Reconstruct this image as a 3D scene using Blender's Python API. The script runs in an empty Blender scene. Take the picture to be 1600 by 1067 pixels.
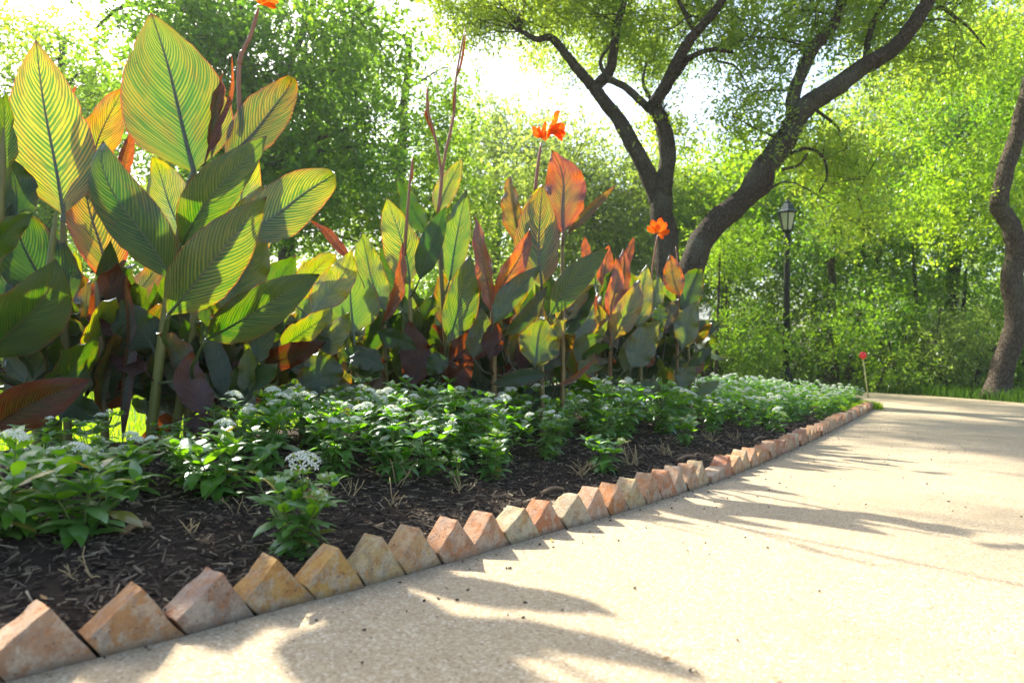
import bpy, bmesh, math, random
import numpy as np
from mathutils import Vector, Matrix, noise

random.seed(7)
rng = np.random.default_rng(7)
S = bpy.context.scene
COL = S.collection
rad = math.radians

# ------------------------------------------------------------------ camera
LENS = 25.0
FPX = 1600 * LENS / 36.0
CAMH = 0.51
XK, ZK = 1.229, 0.8775          # plan scale of hand-set positions across / along the view
def PL(x, y): return (x * XK, y * ZK)
cd = bpy.data.cameras.new('camera'); cam = bpy.data.objects.new('camera', cd); COL.objects.link(cam)
cd.lens = LENS; cd.sensor_width = 36; cd.clip_start = 0.05; cd.clip_end = 500
PITCH = math.atan((560 - 533.5) / FPX)
CR = Matrix.Rotation(math.pi / 2 + PITCH, 3, 'X') @ Matrix.Rotation(rad(1.0), 3, 'Z')
cam.matrix_world = Matrix.Translation((0, 0, CAMH)) @ CR.to_4x4()
cd.dof.use_dof = True; cd.dof.focus_distance = 2.9; cd.dof.aperture_fstop = 3.8
S.camera = cam

# ------------------------------------------------------------------ world, sun, exposure
SUN_AZ, SUN_EL = -38.0, 39.5       # azimuth left of the view direction (+Y)
w = bpy.data.worlds.new('World'); S.world = w; w.use_nodes = True
nt = w.node_tree; bg = nt.nodes['Background']
sky = nt.nodes.new('ShaderNodeTexSky'); sky.sky_type = 'NISHITA'; sky.sun_disc = False
sky.sun_elevation = rad(SUN_EL); sky.sun_rotation = rad(SUN_AZ)
sky.dust_density = 3.0; sky.air_density = 1.0; sky.ozone_density = 1.0
nt.links.new(sky.outputs[0], bg.inputs[0]); bg.inputs[1].default_value = 0.13
sl = bpy.data.lights.new('sun', 'SUN'); sl.energy = 4.3; sl.angle = rad(0.9); sl.color = (1.0, 0.93, 0.80)
so = bpy.data.objects.new('sun', sl); COL.objects.link(so)
sd = Vector((math.sin(rad(SUN_AZ)) * math.cos(rad(SUN_EL)), math.cos(rad(SUN_AZ)) * math.cos(rad(SUN_EL)), math.sin(rad(SUN_EL))))
so.rotation_euler = sd.to_track_quat('Z', 'Y').to_euler(); so.location = (0, 0, 30)
vs = S.view_settings; vs.view_transform = 'Standard'; vs.look = 'None'; vs.gamma = 1; vs.use_curve_mapping = False
vs.exposure = 1.8
S.render.engine = 'CYCLES'
cy = S.cycles
cy.max_bounces = 8; cy.diffuse_bounces = 3; cy.glossy_bounces = 2; cy.transmission_bounces = 5; cy.transparent_max_bounces = 8; cy.volume_bounces = 1
cy.use_denoising = True; cy.use_adaptive_sampling = True; cy.adaptive_threshold = 0.02
cy.sample_clamp_indirect = 6.0; cy.caustics_reflective = False; cy.caustics_refractive = False

# ------------------------------------------------------------------ pixel helpers (photo pixels -> place)
CO = Vector((0, 0, CAMH))
def ray(px, py):
    return CR @ Vector(((px - 800) / FPX, -(py - 533.5) / FPX, -1.0))
def at(px, py, Z):                 # Z = distance along +Y
    r = ray(px, py); return CO + r * (Z / r.y)
def ground(px, py, z=0.0):
    r = ray(px, py); return CO + r * ((z - CAMH) / r.z)
CRI = CR.transposed()
def proj(p):
    q = CRI @ (Vector(p) - CO); return (800 + FPX * q.x / -q.z, 533.5 - FPX * q.y / -q.z)

# ------------------------------------------------------------------ object helpers
def link(name, me, parent=None, loc=(0, 0, 0), mat=None):
    o = bpy.data.objects.new(name, me); COL.objects.link(o); o.location = loc
    if parent: o.parent = parent
    if mat is not None and me is not None and len(me.materials) == 0: me.materials.append(mat)
    return o
def tag(o, label=None, cat=None, group=None, kind=None):
    if label: o['label'] = label
    if cat: o['category'] = cat
    if group: o['group'] = group
    if kind: o['kind'] = kind
    return o
def thing(name, loc, label, cat, group=None, rz=0):
    o = bpy.data.objects.new(name, None); COL.objects.link(o); o.location = loc; o.rotation_euler[2] = rz
    o.empty_display_size = 0.1
    return tag(o, label, cat, group)
def copy_tree(o, parent=None):
    c = o.copy(); COL.objects.link(c); c.parent = parent
    for ch in list(o.children): copy_tree(ch, c)
    return c

class MB:
    def __init__(s): s.v = []; s.f = []; s.uv = {}; s.mi = []; s.luv = []; s.luv2 = []
    def add(s, vs_, fs, mi=0, uv=None, uv2=None):
        n = len(s.v); s.v += [tuple(x) for x in vs_]; s.f += [tuple(i + n for i in f) for f in fs]; s.mi += [mi] * len(fs)
        k = len(vs_)
        s.luv += list(uv) if uv is not None else [(0.5, 0.5)] * k
        s.luv2 += list(uv2) if uv2 is not None else [(0.0, 0.0)] * k
    def tube(s, pts, rr, seg=6, mi=0, cap=True, uv=None, wob=0):
        pts = [Vector(p) for p in pts]; n = len(pts)
        if not hasattr(rr, '__len__'): rr = [rr] * n
        vs_ = []; fs = []
        t0 = (pts[1] - pts[0]).normalized()
        a = t0.orthogonal().normalized()
        for i in range(n):
            t = (pts[min(i + 1, n - 1)] - pts[max(i - 1, 0)])
            if t.length < 1e-9: t = t0
            t.normalize(); a = (a - t * a.dot(t))
            if a.length < 1e-6: a = t.orthogonal()
            a.normalize(); b = t.cross(a)
            for k in range(seg):
                th = 2 * math.pi * k / seg; r = rr[i] * (1 + (wob * math.sin(3 * th + i * 1.7) if wob else 0))
                vs_.append(pts[i] + (a * math.cos(th) + b * math.sin(th)) * r)
        for i in range(n - 1):
            for k in range(seg):
                fs.append((i * seg + k, i * seg + (k + 1) % seg, (i + 1) * seg + (k + 1) % seg, (i + 1) * seg + k))
        if cap:
            fs.append(tuple(range(seg - 1, -1, -1))); fs.append(tuple((n - 1) * seg + k for k in range(seg)))
        s.add(vs_, fs, mi, [uv or (0.5, 0.5)] * len(vs_), [(0, 0)] * len(vs_))
    def lathe(s, prof, seg=12, mi=0, c=(0, 0, 0), rot=0):
        vs_ = []; fs = []
        for r, z in prof:
            for k in range(seg):
                th = 2 * math.pi * k / seg + rot
                vs_.append((c[0] + r * math.cos(th), c[1] + r * math.sin(th), c[2] + z))
        for i in range(len(prof) - 1):
            for k in range(seg):
                fs.append((i * seg + k, i * seg + (k + 1) % seg, (i + 1) * seg + (k + 1) % seg, (i + 1) * seg + k))
        fs.append(tuple(range(seg - 1, -1, -1))); fs.append(tuple((len(prof) - 1) * seg + k for k in range(seg)))
        s.add(vs_, fs, mi)
    def mesh(s, name, mats=(), smooth=True, uvs=False):
        me = bpy.data.meshes.new(name); me.from_pydata(s.v, [], s.f)
        for m in mats: me.materials.append(m)
        if any(s.mi): me.polygons.foreach_set('material_index', s.mi)
        if uvs:
            li = np.empty(len(me.loops), dtype=np.int32); me.loops.foreach_get('vertex_index', li)
            for nm, dat in (('leaf', s.luv), ('stripe', s.luv2)):
                l = me.uv_layers.new(name=nm); l.data.foreach_set('uv', np.asarray(dat, dtype=np.float32)[li].ravel())
        if smooth: me.polygons.foreach_set('use_smooth', [True] * len(me.polygons))
        me.update(); return me

def quick_mesh(name, V, F, mats=(), smooth=False, mi=None):
    """V (n,3) array, F (m,k) array, fast"""
    me = bpy.data.meshes.new(name); V = np.asarray(V, np.float32); F = np.asarray(F, np.int32)
    me.vertices.add(len(V)); me.vertices.foreach_set('co', V.ravel())
    k = F.shape[1]; me.loops.add(F.size); me.loops.foreach_set('vertex_index', F.ravel())
    me.polygons.add(len(F)); me.polygons.foreach_set('loop_start', np.arange(0, F.size, k, dtype=np.int32))
    me.polygons.foreach_set('loop_total', np.full(len(F), k, np.int32))
    for m in mats: me.materials.append(m)
    if mi is not None: me.polygons.foreach_set('material_index', np.asarray(mi, np.int32))
    me.polygons.foreach_set('use_smooth', np.full(len(F), smooth)); me.update(calc_edges=True); me.validate(); return me

# ------------------------------------------------------------------ materials
class N:
    def __init__(s, name):
        s.m = bpy.data.materials.new(name); s.m.use_nodes = True; s.t = s.m.node_tree; s.t.nodes.clear()
        s.out = s.t.nodes.new('ShaderNodeOutputMaterial')
    def n(s, typ, ins=None, **kw):
        x = s.t.nodes.new('ShaderNode' + typ)
        for k, v in kw.items(): setattr(x, k, v)
        for k, v in (ins or {}).items(): s.set(x.inputs[k], v)
        return x
    def set(s, inp, v):
        if isinstance(v, bpy.types.NodeSocket): s.t.links.new(v, inp)
        elif isinstance(v, (tuple, list)) and inp.type == 'RGBA' and len(v) == 3: inp.default_value = (*v, 1)
        else: inp.default_value = v
    def math(s, op, a, b=0.0, c=None, clamp=False):
        x = s.n('Math', {0: a, 1: b}, operation=op, use_clamp=clamp)
        if c is not None: s.set(x.inputs[2], c)
        return x.outputs[0]
    def mix(s, f, a, b, mode='MIX'):
        x = s.n('Mix', data_type='RGBA', blend_type=mode); s.set(x.inputs[0], f); s.set(x.inputs[6], a); s.set(x.inputs[7], b)
        return x.outputs[2]
    def ramp(s, f, stops):
        x = s.n('ValToRGB', {0: f}); e = x.color_ramp.elements
        while len(e) < len(stops): e.new(0.5)
        for i, (p, c) in enumerate(stops): e[i].position = p; e[i].color = (*c, 1) if len(c) == 3 else c
        return x.outputs[0]
    def noise(s, scale, detail=3, rough=0.5, vec=None, **kw):
        x = s.n('TexNoise', {'Scale': scale, 'Detail': detail, 'Roughness': rough}, **kw)
        if vec is not None: s.set(x.inputs['Vector'], vec)
        return x.outputs[0]
    def bump(s, h, strength=0.3, dist=0.01):
        return s.n('Bump', {'Height': h, 'Strength': strength, 'Distance': dist}).outputs[0]
    def done(s, sh): s.t.links.new(sh, s.out.inputs[0]); return s.m

def simple(name, col, rough=0.6, spec=0.3, noise_amt=0.2, scale=20, bump=0.0, metallic=0.0):
    k = N(name); tc = k.n('TexCoord').outputs['Object']
    f = k.noise(scale, 4, 0.6, tc)
    c = k.mix(f, tuple(x * (1 - noise_amt) for x in col), tuple(min(1, x * (1 + noise_amt)) for x in col))
    b = k.n('BsdfPrincipled', {'Base Color': c, 'Roughness': rough, 'Specular IOR Level': spec, 'Metallic': metallic})
    if bump: k.set(b.inputs['Normal'], k.bump(f, bump, 0.01))
    return k.done(b.outputs[0])

def leafmat(name, dA, dB, tA, tB, tw=0.5, gloss=0.06, rough=0.4, fr=.08):
    k = N(name); r = k.n('NewGeometry').outputs['Random Per Island']; ob = k.n('ObjectInfo').outputs['Random']
    f = k.math('ADD', k.math('MULTIPLY', r, 0.45), k.math('MULTIPLY', ob, 0.55))
    d = k.n('BsdfDiffuse', {'Color': k.mix(f, dA, dB)}).outputs[0]
    t = k.n('BsdfTranslucent', {'Color': k.mix(f, tA, tB)}).outputs[0]
    m = k.n('MixShader', {0: tw, 1: d, 2: t}).outputs[0]
    g = k.n('BsdfGlossy', {'Color': (0.9, 0.95, 1.0), 'Roughness': rough}).outputs[0]
    lw = k.n('LayerWeight', {0: 0.3}).outputs['Fresnel']
    return k.done(k.n('MixShader', {0: k.math('ADD', k.math('MULTIPLY', lw, fr), gloss * 0.5), 1: m, 2: g}).outputs[0])

M = {}
M['oak_leaf'] = leafmat('oak_leaf', (.045, .08, .02), (.09, .13, .035), (.32, .52, .02), (.66, .80, .05), tw=.66, gloss=.03)
M['deep_leaf'] = leafmat('deep_leaf', (.045, .10, .02), (.08, .15, .025), (.07, .25, .01), (.40, .64, .025), tw=.6, gloss=.03)
M['lime_leaf'] = leafmat('lime_leaf', (.06, .12, .015), (.10, .17, .02), (.13, .34, .008), (.55, .76, .025), tw=.62, gloss=.03)
M['pale_leaf'] = leafmat('pale_leaf', (.06, .10, .04), (.11, .16, .06), (.22, .36, .05), (.48, .60, .08), tw=.6, gloss=.03)
M['shrub_leaf'] = leafmat('shrub_leaf', (.04, .09, .015), (.08, .14, .02), (.08, .27, .008), (.46, .68, .02), tw=.62, gloss=.03)
M['penta_leaf'] = leafmat('penta_leaf', (.050, .150, .010), (.11, .25, .020), (.12, .42, .006), (.36, .66, .015), tw=0.45, gloss=0.02, rough=0.5, fr=.10)
M['penta_leaf_yellow'] = leafmat('penta_leaf_yellow', (.25, .2, .02), (.3, .25, .03), (.4, .35, .02), (.5, .4, .03))
M['grass'] = leafmat('grass_blade', (.07, .16, .015), (.12, .22, .02), (.30, .55, .01), (.55, .75, .02), gloss=.0, fr=0)
M['border_grass'] = leafmat('border_grass', (.02, .05, .012), (.04, .075, .018), (.04, .12, .01), (.10, .2, .02), gloss=.0, fr=0)
M['penta_white'] = leafmat('penta_white', (.88, .88, .80), (.92, .92, .88), (.8, .82, .7), (.85, .87, .78), tw=0.5, gloss=0.02)
M['penta_bud'] = leafmat('penta_bud', (.35, .45, .12), (.45, .55, .2), (.4, .55, .1), (.5, .6, .2), tw=0.35, gloss=0.02)
M['stem_green'] = simple('stem_green', (.09, .14, .03), .5, .3, .35, 30)
M['stem_dry'] = simple('stem_dry', (.36, .27, .14), .8, .1, .35, 60)
M['twig_brown'] = simple('twig_brown', (.22, .15, .09), .8, .1, .35, 40)

def bark(name, c1, c2):
    k = N(name); tc = k.n('TexCoord').outputs['Object']
    mp = k.n('Mapping', {'Vector': tc, 'Scale': (1, 1, 0.3)}).outputs[0]
    a = k.noise(28, 6, 0.7, mp); v = k.n('TexVoronoi', {'Vector': mp, 'Scale': 34.0}, feature='DISTANCE_TO_EDGE').outputs[0]
    h = k.math('MULTIPLY', a, k.math('MINIMUM', k.math('MULTIPLY', v, 6), 1))
    big = k.noise(1.6, 3, 0.5, tc)
    c = k.mix(h, c1, c2); c = k.mix(k.math('MULTIPLY', k.math('SUBTRACT', big, .5, clamp=True), 2.2), c, (.17, .18, .13))
    b = k.n('BsdfPrincipled', {'Base Color': c, 'Roughness': .9, 'Specular IOR Level': .1, 'Normal': k.bump(h, .9, .04)})
    return k.done(b.outputs[0])
M['bark'] = bark('oak_bark', (.035, .027, .02), (.13, .10, .075))
M['bark_brown'] = bark('brown_bark', (.055, .042, .032), (.185, .148, .112))
M['bark_grey'] = bark('grey_bark', (.05, .048, .04), (.20, .19, .16))

# canna leaf: striped, translucent, tuned per leaf with the object colour (r redness, g yellowness, b brightness, low where shade is put into the leaf colour)
def canna_mat():
    k = N('canna_leaf'); oi = k.n('ObjectInfo'); sep = k.n('SeparateColor', {0: oi.outputs['Color']})
    R, G, B = sep.outputs[0], sep.outputs[1], sep.outputs[2]
    st = k.n('SeparateXYZ', {0: k.n('UVMap', uv_map='stripe').outputs[0]}); lf = k.n('SeparateXYZ', {0: k.n('UVMap', uv_map='leaf').outputs[0]})
    sv, au = st.outputs[0], st.outputs[1]; v = lf.outputs[1]
    off = k.math('MULTIPLY', oi.outputs['Random'], 7.0)
    cv = k.n('CombineXYZ', {0: k.math('MULTIPLY', sv, 1.0), 1: k.math('MULTIPLY', au, 0.035), 2: off}).outputs[0]
    n1 = k.noise(50, 3, 0.65, cv)                       # irregular bands following the veins
    n2 = k.noise(150, 2, 0.6, cv)
    wv = k.math('SINE', k.math('MULTIPLY', k.math('ADD', sv, k.math('MULTIPLY', n1, 0.012)), k.math('ADD', 145.0, k.math('MULTIPLY', oi.outputs['Random'], 62.0))))
    s1 = k.math('ADD', k.math('MULTIPLY', wv, 0.30), k.math('MULTIPLY', n1, 2.05))
    s1 = k.math('ADD', s1, k.math('MULTIPLY', n2, 0.5))
    stripe = k.n('MapRange', {0: s1, 1: 1.10, 2: 1.55}, interpolation_type='SMOOTHSTEP').outputs[0]
    fine = k.math('SINE', k.math('MULTIPLY', sv, 2 * math.pi * 95))
    cv2 = k.n('CombineXYZ', {0: k.math('MULTIPLY', sv, 2.0), 1: au, 2: off}).outputs[0]
    blot = k.noise(2.6, 2, 0.5, cv2)
    edge = k.math('POWER', au, 6.0)
    # redness: overall + margin + blotches following the bands
    ends = k.math('POWER', k.math('ABSOLUTE', k.math('SUBTRACT', v, .45)), 2.0)
    red = k.math('ADD', k.math('MULTIPLY', R, k.math('ADD', k.math('ADD', k.math('ADD', .28, k.math('MULTIPLY', R, .75)), k.math('MULTIPLY', k.math('POWER', au, 2.0), .7)), k.math('MULTIPLY', ends, 2.2))), k.math('MULTIPLY', k.math('SUBTRACT', blot, 0.5), 1.1))
    red = k.math('ADD', red, k.math('MULTIPLY', edge, 0.25))
    red = k.math('ADD', red, k.math('MULTIPLY', k.math('SUBTRACT', n1, 0.5), 0.5))
    red = k.math('SUBTRACT', red, k.math('MULTIPLY', k.math('SUBTRACT', 1.0, R), 0.12), clamp=True)
    core = k.math('MULTIPLY', k.math('POWER', k.math('SUBTRACT', 1.0, au), 1.5), k.math('SUBTRACT', 1.15, v), clamp=True)
    Ge = k.math('MULTIPLY', G, k.math('SUBTRACT', 1.0, k.math('MULTIPLY', core, .75)), clamp=True)
    stripe = k.math('MULTIPLY', stripe, k.math('SUBTRACT', .88, k.math('MULTIPLY', oi.outputs['Random'], .25)))
    lam = k.mix(Ge, (.014, .125, .001), (.070, .165, .001)); vein = k.mix(Ge, (.10, .27, .002), (.60, .41, .003))
    t = k.mix(stripe, lam, vein)
    tr = k.mix(stripe, (.20, .018, .001), (.66, .18, .002)); t = k.mix(red, t, tr)
    d = k.mix(stripe, (.022, .072, .010), k.mix(G, (.060, .12, .018), (.20, .21, .03)))
    dr = k.mix(stripe, (.075, .020, .014), (.20, .075, .025)); d = k.mix(red, d, dr)
    spv = k.n('TexVoronoi', {'Vector': k.n('CombineXYZ', {0: k.math('MULTIPLY', lf.outputs[0], 7.0), 1: k.math('MULTIPLY', v, 15.0), 2: off}).outputs[0], 'Scale': 1.0}); spc = k.n('SeparateColor', {0: spv.outputs['Color']})
    spot = k.math('MULTIPLY', k.math('LESS_THAN', spv.outputs['Distance'], k.math('MULTIPLY', spc.outputs[1], .14)), k.math('GREATER_THAN', spc.outputs[0], .82))
    tipb = k.n('MapRange', {0: k.math('ADD', v, k.math('MULTIPLY', n1, .05)), 1: .985, 2: 1.01}).outputs[0]
    spot = k.math('MAXIMUM', k.math('MULTIPLY', spot, .8), tipb)
    t = k.mix(spot, t, (.12, .05, .01)); d = k.mix(spot, d, (.10, .055, .02))
    rim = k.math('GREATER_THAN', k.math('ADD', au, k.math('MULTIPLY', k.math('SUBTRACT', n2, .5), .06)), .972)
    t = k.mix(rim, t, (.30, .07, .01)); d = k.mix(rim, d, (.16, .07, .03))
    mid = k.math('LESS_THAN', au, 0.035)
    t = k.mix(mid, t, k.mix(R, (.10, .17, .02), (.20, .05, .01))); d = k.mix(mid, d, k.mix(R, (.12, .17, .05), (.18, .06, .03)))
    t = k.mix(1.0, t, k.n('CombineColor', {0: B, 1: B, 2: B}).outputs[0], 'MULTIPLY')
    bd = k.math('ADD', .35, k.math('MULTIPLY', B, .65)); d = k.mix(1.0, d, k.n('CombineColor', {0: bd, 1: bd, 2: bd}).outputs[0], 'MULTIPLY')  # low brightness also paints shade into the diffuse colour
    hgt = k.math('ADD', k.math('MULTIPLY', fine, .35), k.math('MULTIPLY', wv, 1.0))
    nb = k.bump(hgt, .35, .002)
    D = k.n('BsdfDiffuse', {'Color': d, 'Normal': nb}).outputs[0]; T = k.n('BsdfTranslucent', {'Color': t, 'Normal': nb}).outputs[0]
    m = k.n('MixShader', {0: .62, 1: D, 2: T}).outputs[0]
    g = k.n('BsdfGlossy', {'Color': (.85, .93, 1.0), 'Roughness': .38, 'Normal': nb}).outputs[0]
    lw = k.n('LayerWeight', {0: .35, 'Normal': nb}).outputs['Fresnel']
    return k.done(k.n('MixShader', {0: k.math('MULTIPLY', k.math('ADD', k.math('MULTIPLY', lw, .5), .035), k.math('ADD', .15, k.math('MULTIPLY', B, .85))), 1: m, 2: g}).outputs[0])
M['canna'] = canna_mat()
M['canna_stem'] = None
def canna_stem_mat():
    k = N('canna_stem'); oi = k.n('ObjectInfo'); sep = k.n('SeparateColor', {0: oi.outputs['Color']})
    tc = k.n('TexCoord').outputs['Object']; mp = k.n('Mapping', {'Vector': tc, 'Scale': (6, 6, .6)}).outputs[0]
    f = k.noise(22, 4, .6, mp)
    g = k.mix(f, (.05, .09, .015), (.15, .17, .03)); r = k.mix(f, (.12, .035, .025), (.34, .14, .08))
    b = k.n('BsdfPrincipled', {'Base Color': k.mix(sep.outputs[0], g, r), 'Roughness': .45, 'Specular IOR Level': .4, 'Subsurface Weight': .15, 'Subsurface Radius': (.01, .008, .002)})
    return k.done(b.outputs[0])
M['canna_stem'] = canna_stem_mat()
def petal_mat():
    k = N('canna_petal'); lf = k.n('SeparateXYZ', {0: k.n('UVMap', uv_map='leaf').outputs[0]})
    f = k.noise(9, 3, .5, k.n('TexCoord').outputs['Object'])
    d = k.mix(f, (.70, .07, .006), (.80, .16, .012)); t = k.mix(lf.outputs[1], (.75, .20, .008), (.80, .06, .006))
    m = k.n('MixShader', {0: .55, 1: k.n('BsdfDiffuse', {'Color': d}).outputs[0], 2: k.n('BsdfTranslucent', {'Color': t}).outputs[0]}).outputs[0]
    return k.done(m)
M['petal'] = petal_mat()

def path_mat():
    k = N('aggregate_concrete'); tc = k.n('TexCoord').outputs['Object']
    v = k.n('TexVoronoi', {'Vector': tc, 'Scale': 210.0}); v2 = k.n('TexVoronoi', {'Vector': tc, 'Scale': 85.0}); ve = k.n('TexVoronoi', {'Vector': tc, 'Scale': 210.0}, feature='DISTANCE_TO_EDGE')
    peb = k.n('SeparateColor', {0: v.outputs['Color']}); peb2 = k.n('SeparateColor', {0: v2.outputs['Color']})
    c = k.ramp(peb.outputs[0], [(0, (.25, .185, .115)), (.25, (.37, .29, .185)), (.6, (.44, .355, .235)), (.88, (.51, .43, .30)), (1, (.63, .56, .43))])
    fine = k.noise(420, 3, .7, tc); c = k.mix(k.math('MULTIPLY', fine, .45), c, (.31, .235, .135))
    # sparse big pale pebbles and dark specks
    big = k.math('MULTIPLY', k.math('GREATER_THAN', peb2.outputs[1], .86), k.math('LESS_THAN', v2.outputs['Distance'], .33))
    c = k.mix(k.math('MULTIPLY', big, .55), c, (.68, .63, .53))
    dk = k.math('MULTIPLY', k.math('GREATER_THAN', peb.outputs[1], .985), .8); c = k.mix(dk, c, (.12, .09, .06))
    stain = k.noise(.9, 5, .6, tc); st2 = k.noise(5, 4, .6, tc)
    c = k.mix(k.math('MULTIPLY', k.math('SUBTRACT', stain, .45, clamp=True), 1.6), c, (.31, .24, .14))
    c = k.mix(k.math('MULTIPLY', st2, .22), c, (.46, .365, .22))
    st3 = k.n('MapRange', {0: k.noise(2.3, 7, .72, tc), 1: .52, 2: .68}).outputs[0]; c = k.mix(k.math('MULTIPLY', st3, .38), c, (.27, .21, .13))
    h = k.math('ADD', k.math('MINIMUM', k.math('MULTIPLY', ve.outputs['Distance'], 4), 1), k.math('MULTIPLY', fine, .6))
    b = k.n('BsdfPrincipled', {'Base Color': c, 'Roughness': .82, 'Specular IOR Level': .25, 'Normal': k.bump(h, .55, .0025)})
    return k.done(b.outputs[0])
M['path'] = path_mat()
def brick_mat():
    k = N('garden_brick'); oi = k.n('ObjectInfo'); tc = k.n('TexCoord').outputs['Object']
    off = k.n('VectorMath', {0: tc, 1: oi.outputs['Location']}, operation='ADD').outputs[0]
    base = oi.outputs['Color']; end = k.n('Attribute', attribute_name='end_face').outputs['Fac']
    n1 = k.noise(34, 8, .72, off); n2 = k.noise(110, 6, .75, off); n3 = k.noise(24, 8, .70, off); n4 = k.noise(220, 2, .6, off)
    warm = k.mix(.62, base, (.42, .16, .045))
    c = k.mix(k.n('MapRange', {0: n1, 1: .50, 2: .57}).outputs[0], base, warm)
    pale = k.math('MULTIPLY', k.n('MapRange', {0: n3, 1: .47, 2: .55}).outputs[0], k.math('SUBTRACT', .85, k.math('MULTIPLY', end, .45)))
    c = k.mix(k.math('MULTIPLY', pale, .8), c, (.54, .47, .36))
    grey = k.n('MapRange', {0: k.noise(26, 8, .75, off), 1: .53, 2: .60}).outputs[0]
    c = k.mix(k.math('MULTIPLY', grey, .55), c, (.26, .235, .20))
    spot = k.n('TexVoronoi', {'Vector': off, 'Scale': 75.0}); sp = k.math('LESS_THAN', spot.outputs['Distance'], k.math('MULTIPLY', k.n('MapRange', {0: n1, 1: .35, 2: .65}).outputs[0], .30))
    c = k.mix(k.math('MULTIPLY', sp, .6), c, (.12, .08, .05))
    c = k.mix(k.math('MULTIPLY', k.n('MapRange', {0: n2, 1: .45, 2: .68}).outputs[0], .6), c, k.mix(.5, base, (.2, .14, .09)))
    z = k.n('SeparateXYZ', {0: k.n('NewGeometry').outputs['Position']}).outputs[2]   # soil splash on the lowest centimetres
    dirt = k.math('MULTIPLY', k.n('MapRange', {0: z, 1: .018, 2: .0}).outputs[0], k.math('ADD', n1, .2), clamp=True)
    streak = k.n('MapRange', {0: k.noise(30, 6, .8, k.n('Mapping', {'Vector': off, 'Scale': (1, 1, .35)}).outputs[0]), 1: .50, 2: .60}).outputs[0]
    c = k.mix(k.math('MULTIPLY', streak, .5), c, k.mix(.65, base, (.22, .12, .06)))
    c = k.mix(dirt, c, (.15, .11, .075))
    h = k.math('ADD', k.math('ADD', n2, k.math('MULTIPLY', n4, .4)), k.math('MULTIPLY', sp, -.5))
    b = k.n('BsdfPrincipled', {'Base Color': c, 'Roughness': .9, 'Specular IOR Level': .15, 'Normal': k.bump(h, 1.0, .006)})
    return k.done(b.outputs[0])
M['brick'] = brick_mat()
def soil_mat(name, c1, c2, sc):
    k = N(name); tc = k.n('TexCoord').outputs['Object']
    a = k.noise(sc, 8, .75, tc); f = k.noise(sc * 6, 4, .7, tc)
    c = k.mix(k.math('ADD', k.math('MULTIPLY', a, .7), k.math('MULTIPLY', f, .3)), c1, c2)
    b = k.n('BsdfPrincipled', {'Base Color': c, 'Roughness': .95, 'Specular IOR Level': .08, 'Normal': k.bump(a, .8, .02)})
    return k.done(b.outputs[0])
M['soil'] = soil_mat('mulch_soil', (.016, .011, .009), (.065, .048, .034), 26)
M['lawn'] = soil_mat('lawn_ground', (.045, .10, .012), (.10, .17, .025), 7)
M['forest'] = M['lawn']
def chip_mat():
    k = N('bark_chip'); r = k.n('NewGeometry').outputs['Random Per Island']
    c = k.ramp(r, [(0, (.022, .015, .010)), (.40, (.060, .042, .028)), (.68, (.12, .085, .055)), (.87, (.19, .145, .095)), (1, (.42, .33, .21))])
    c = k.mix(k.noise(90, 3, .6, k.n('TexCoord').outputs['Object']), k.mix(.5, c, (.02, .014, .01)), c)
    return k.done(k.n('BsdfPrincipled', {'Base Color': c, 'Roughness': .8, 'Specular IOR Level': .25}).outputs[0])
M['chip'] = chip_mat()
M['iron'] = simple('painted_iron', (.008, .013, .014), .5, .25, .25, 30)
M['iron_blue'] = simple('painted_roof', (.03, .05, .065), .4, .5, .2, 30)
def pane_mat():
    k = N('frosted_pane'); tc = k.n('TexCoord').outputs['Object']
    wv = k.n('TexWave', {'Vector': tc, 'Scale': 30.0, 'Distortion': .3}); 
    d = k.n('BsdfDiffuse', {'Color': (.80, .82, .74)}).outputs[0]; t = k.n('BsdfTranslucent', {'Color': (.88, .90, .82)}).outputs[0]
    g = k.n('BsdfGlossy', {'Roughness': .15, 'Normal': k.bump(wv.outputs[1], .3, .005)}).outputs[0]
    m = k.n('MixShader', {0: .6, 1: d, 2: t}).outputs[0]
    return k.done(k.n('MixShader', {0: .08, 1: m, 2: g}).outputs[0])
M['pane'] = pane_mat()
M['red'] = simple('red_plastic', (.70, .02, .015), .25, .5, .1, 20)
M['cane'] = simple('marker_rod', (.45, .42, .18), .5, .3, .15, 20)
M['dead_leaf'] = simple('dead_leaf', (.34, .20, .08), .7, .2, .4, 60)

# ------------------------------------------------------------------ kerb line of the bed (outer foot of the bricks)
seam_px = [(158, 1026), (292, 992), (401.5, 960), (492, 936.5), (571, 915.5), (637, 898), (694.6, 881), (748, 865.5), (798, 850.5), (844, 836.6),
           (885, 825), (923, 815), (955, 805.6), (984.5, 796.5), (1012, 788), (1036, 780), (1058.7, 773), (1077.5, 767), (1095.5, 761), (1112, 755.5), (1132.6, 748), (1147.6, 742), (1162, 736), (1175, 731), (1186, 726.5)]
ctrl = [ground(*p) for p in seam_px]
d0 = (ctrl[4] - ctrl[0]); d0 /= 4
pre = [ctrl[0] - d0 * k for k in range(12, 0, -1)]
fars = [ground(*p) for p in [(1205, 718), (1230, 707), (1256, 695), (1282, 683), (1308, 670), (1332, 657), (1352, 646), (1364, 639)]]
line = pre + ctrl + fars
line = [Vector((p.x, p.y, 0)) for p in line]
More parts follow.
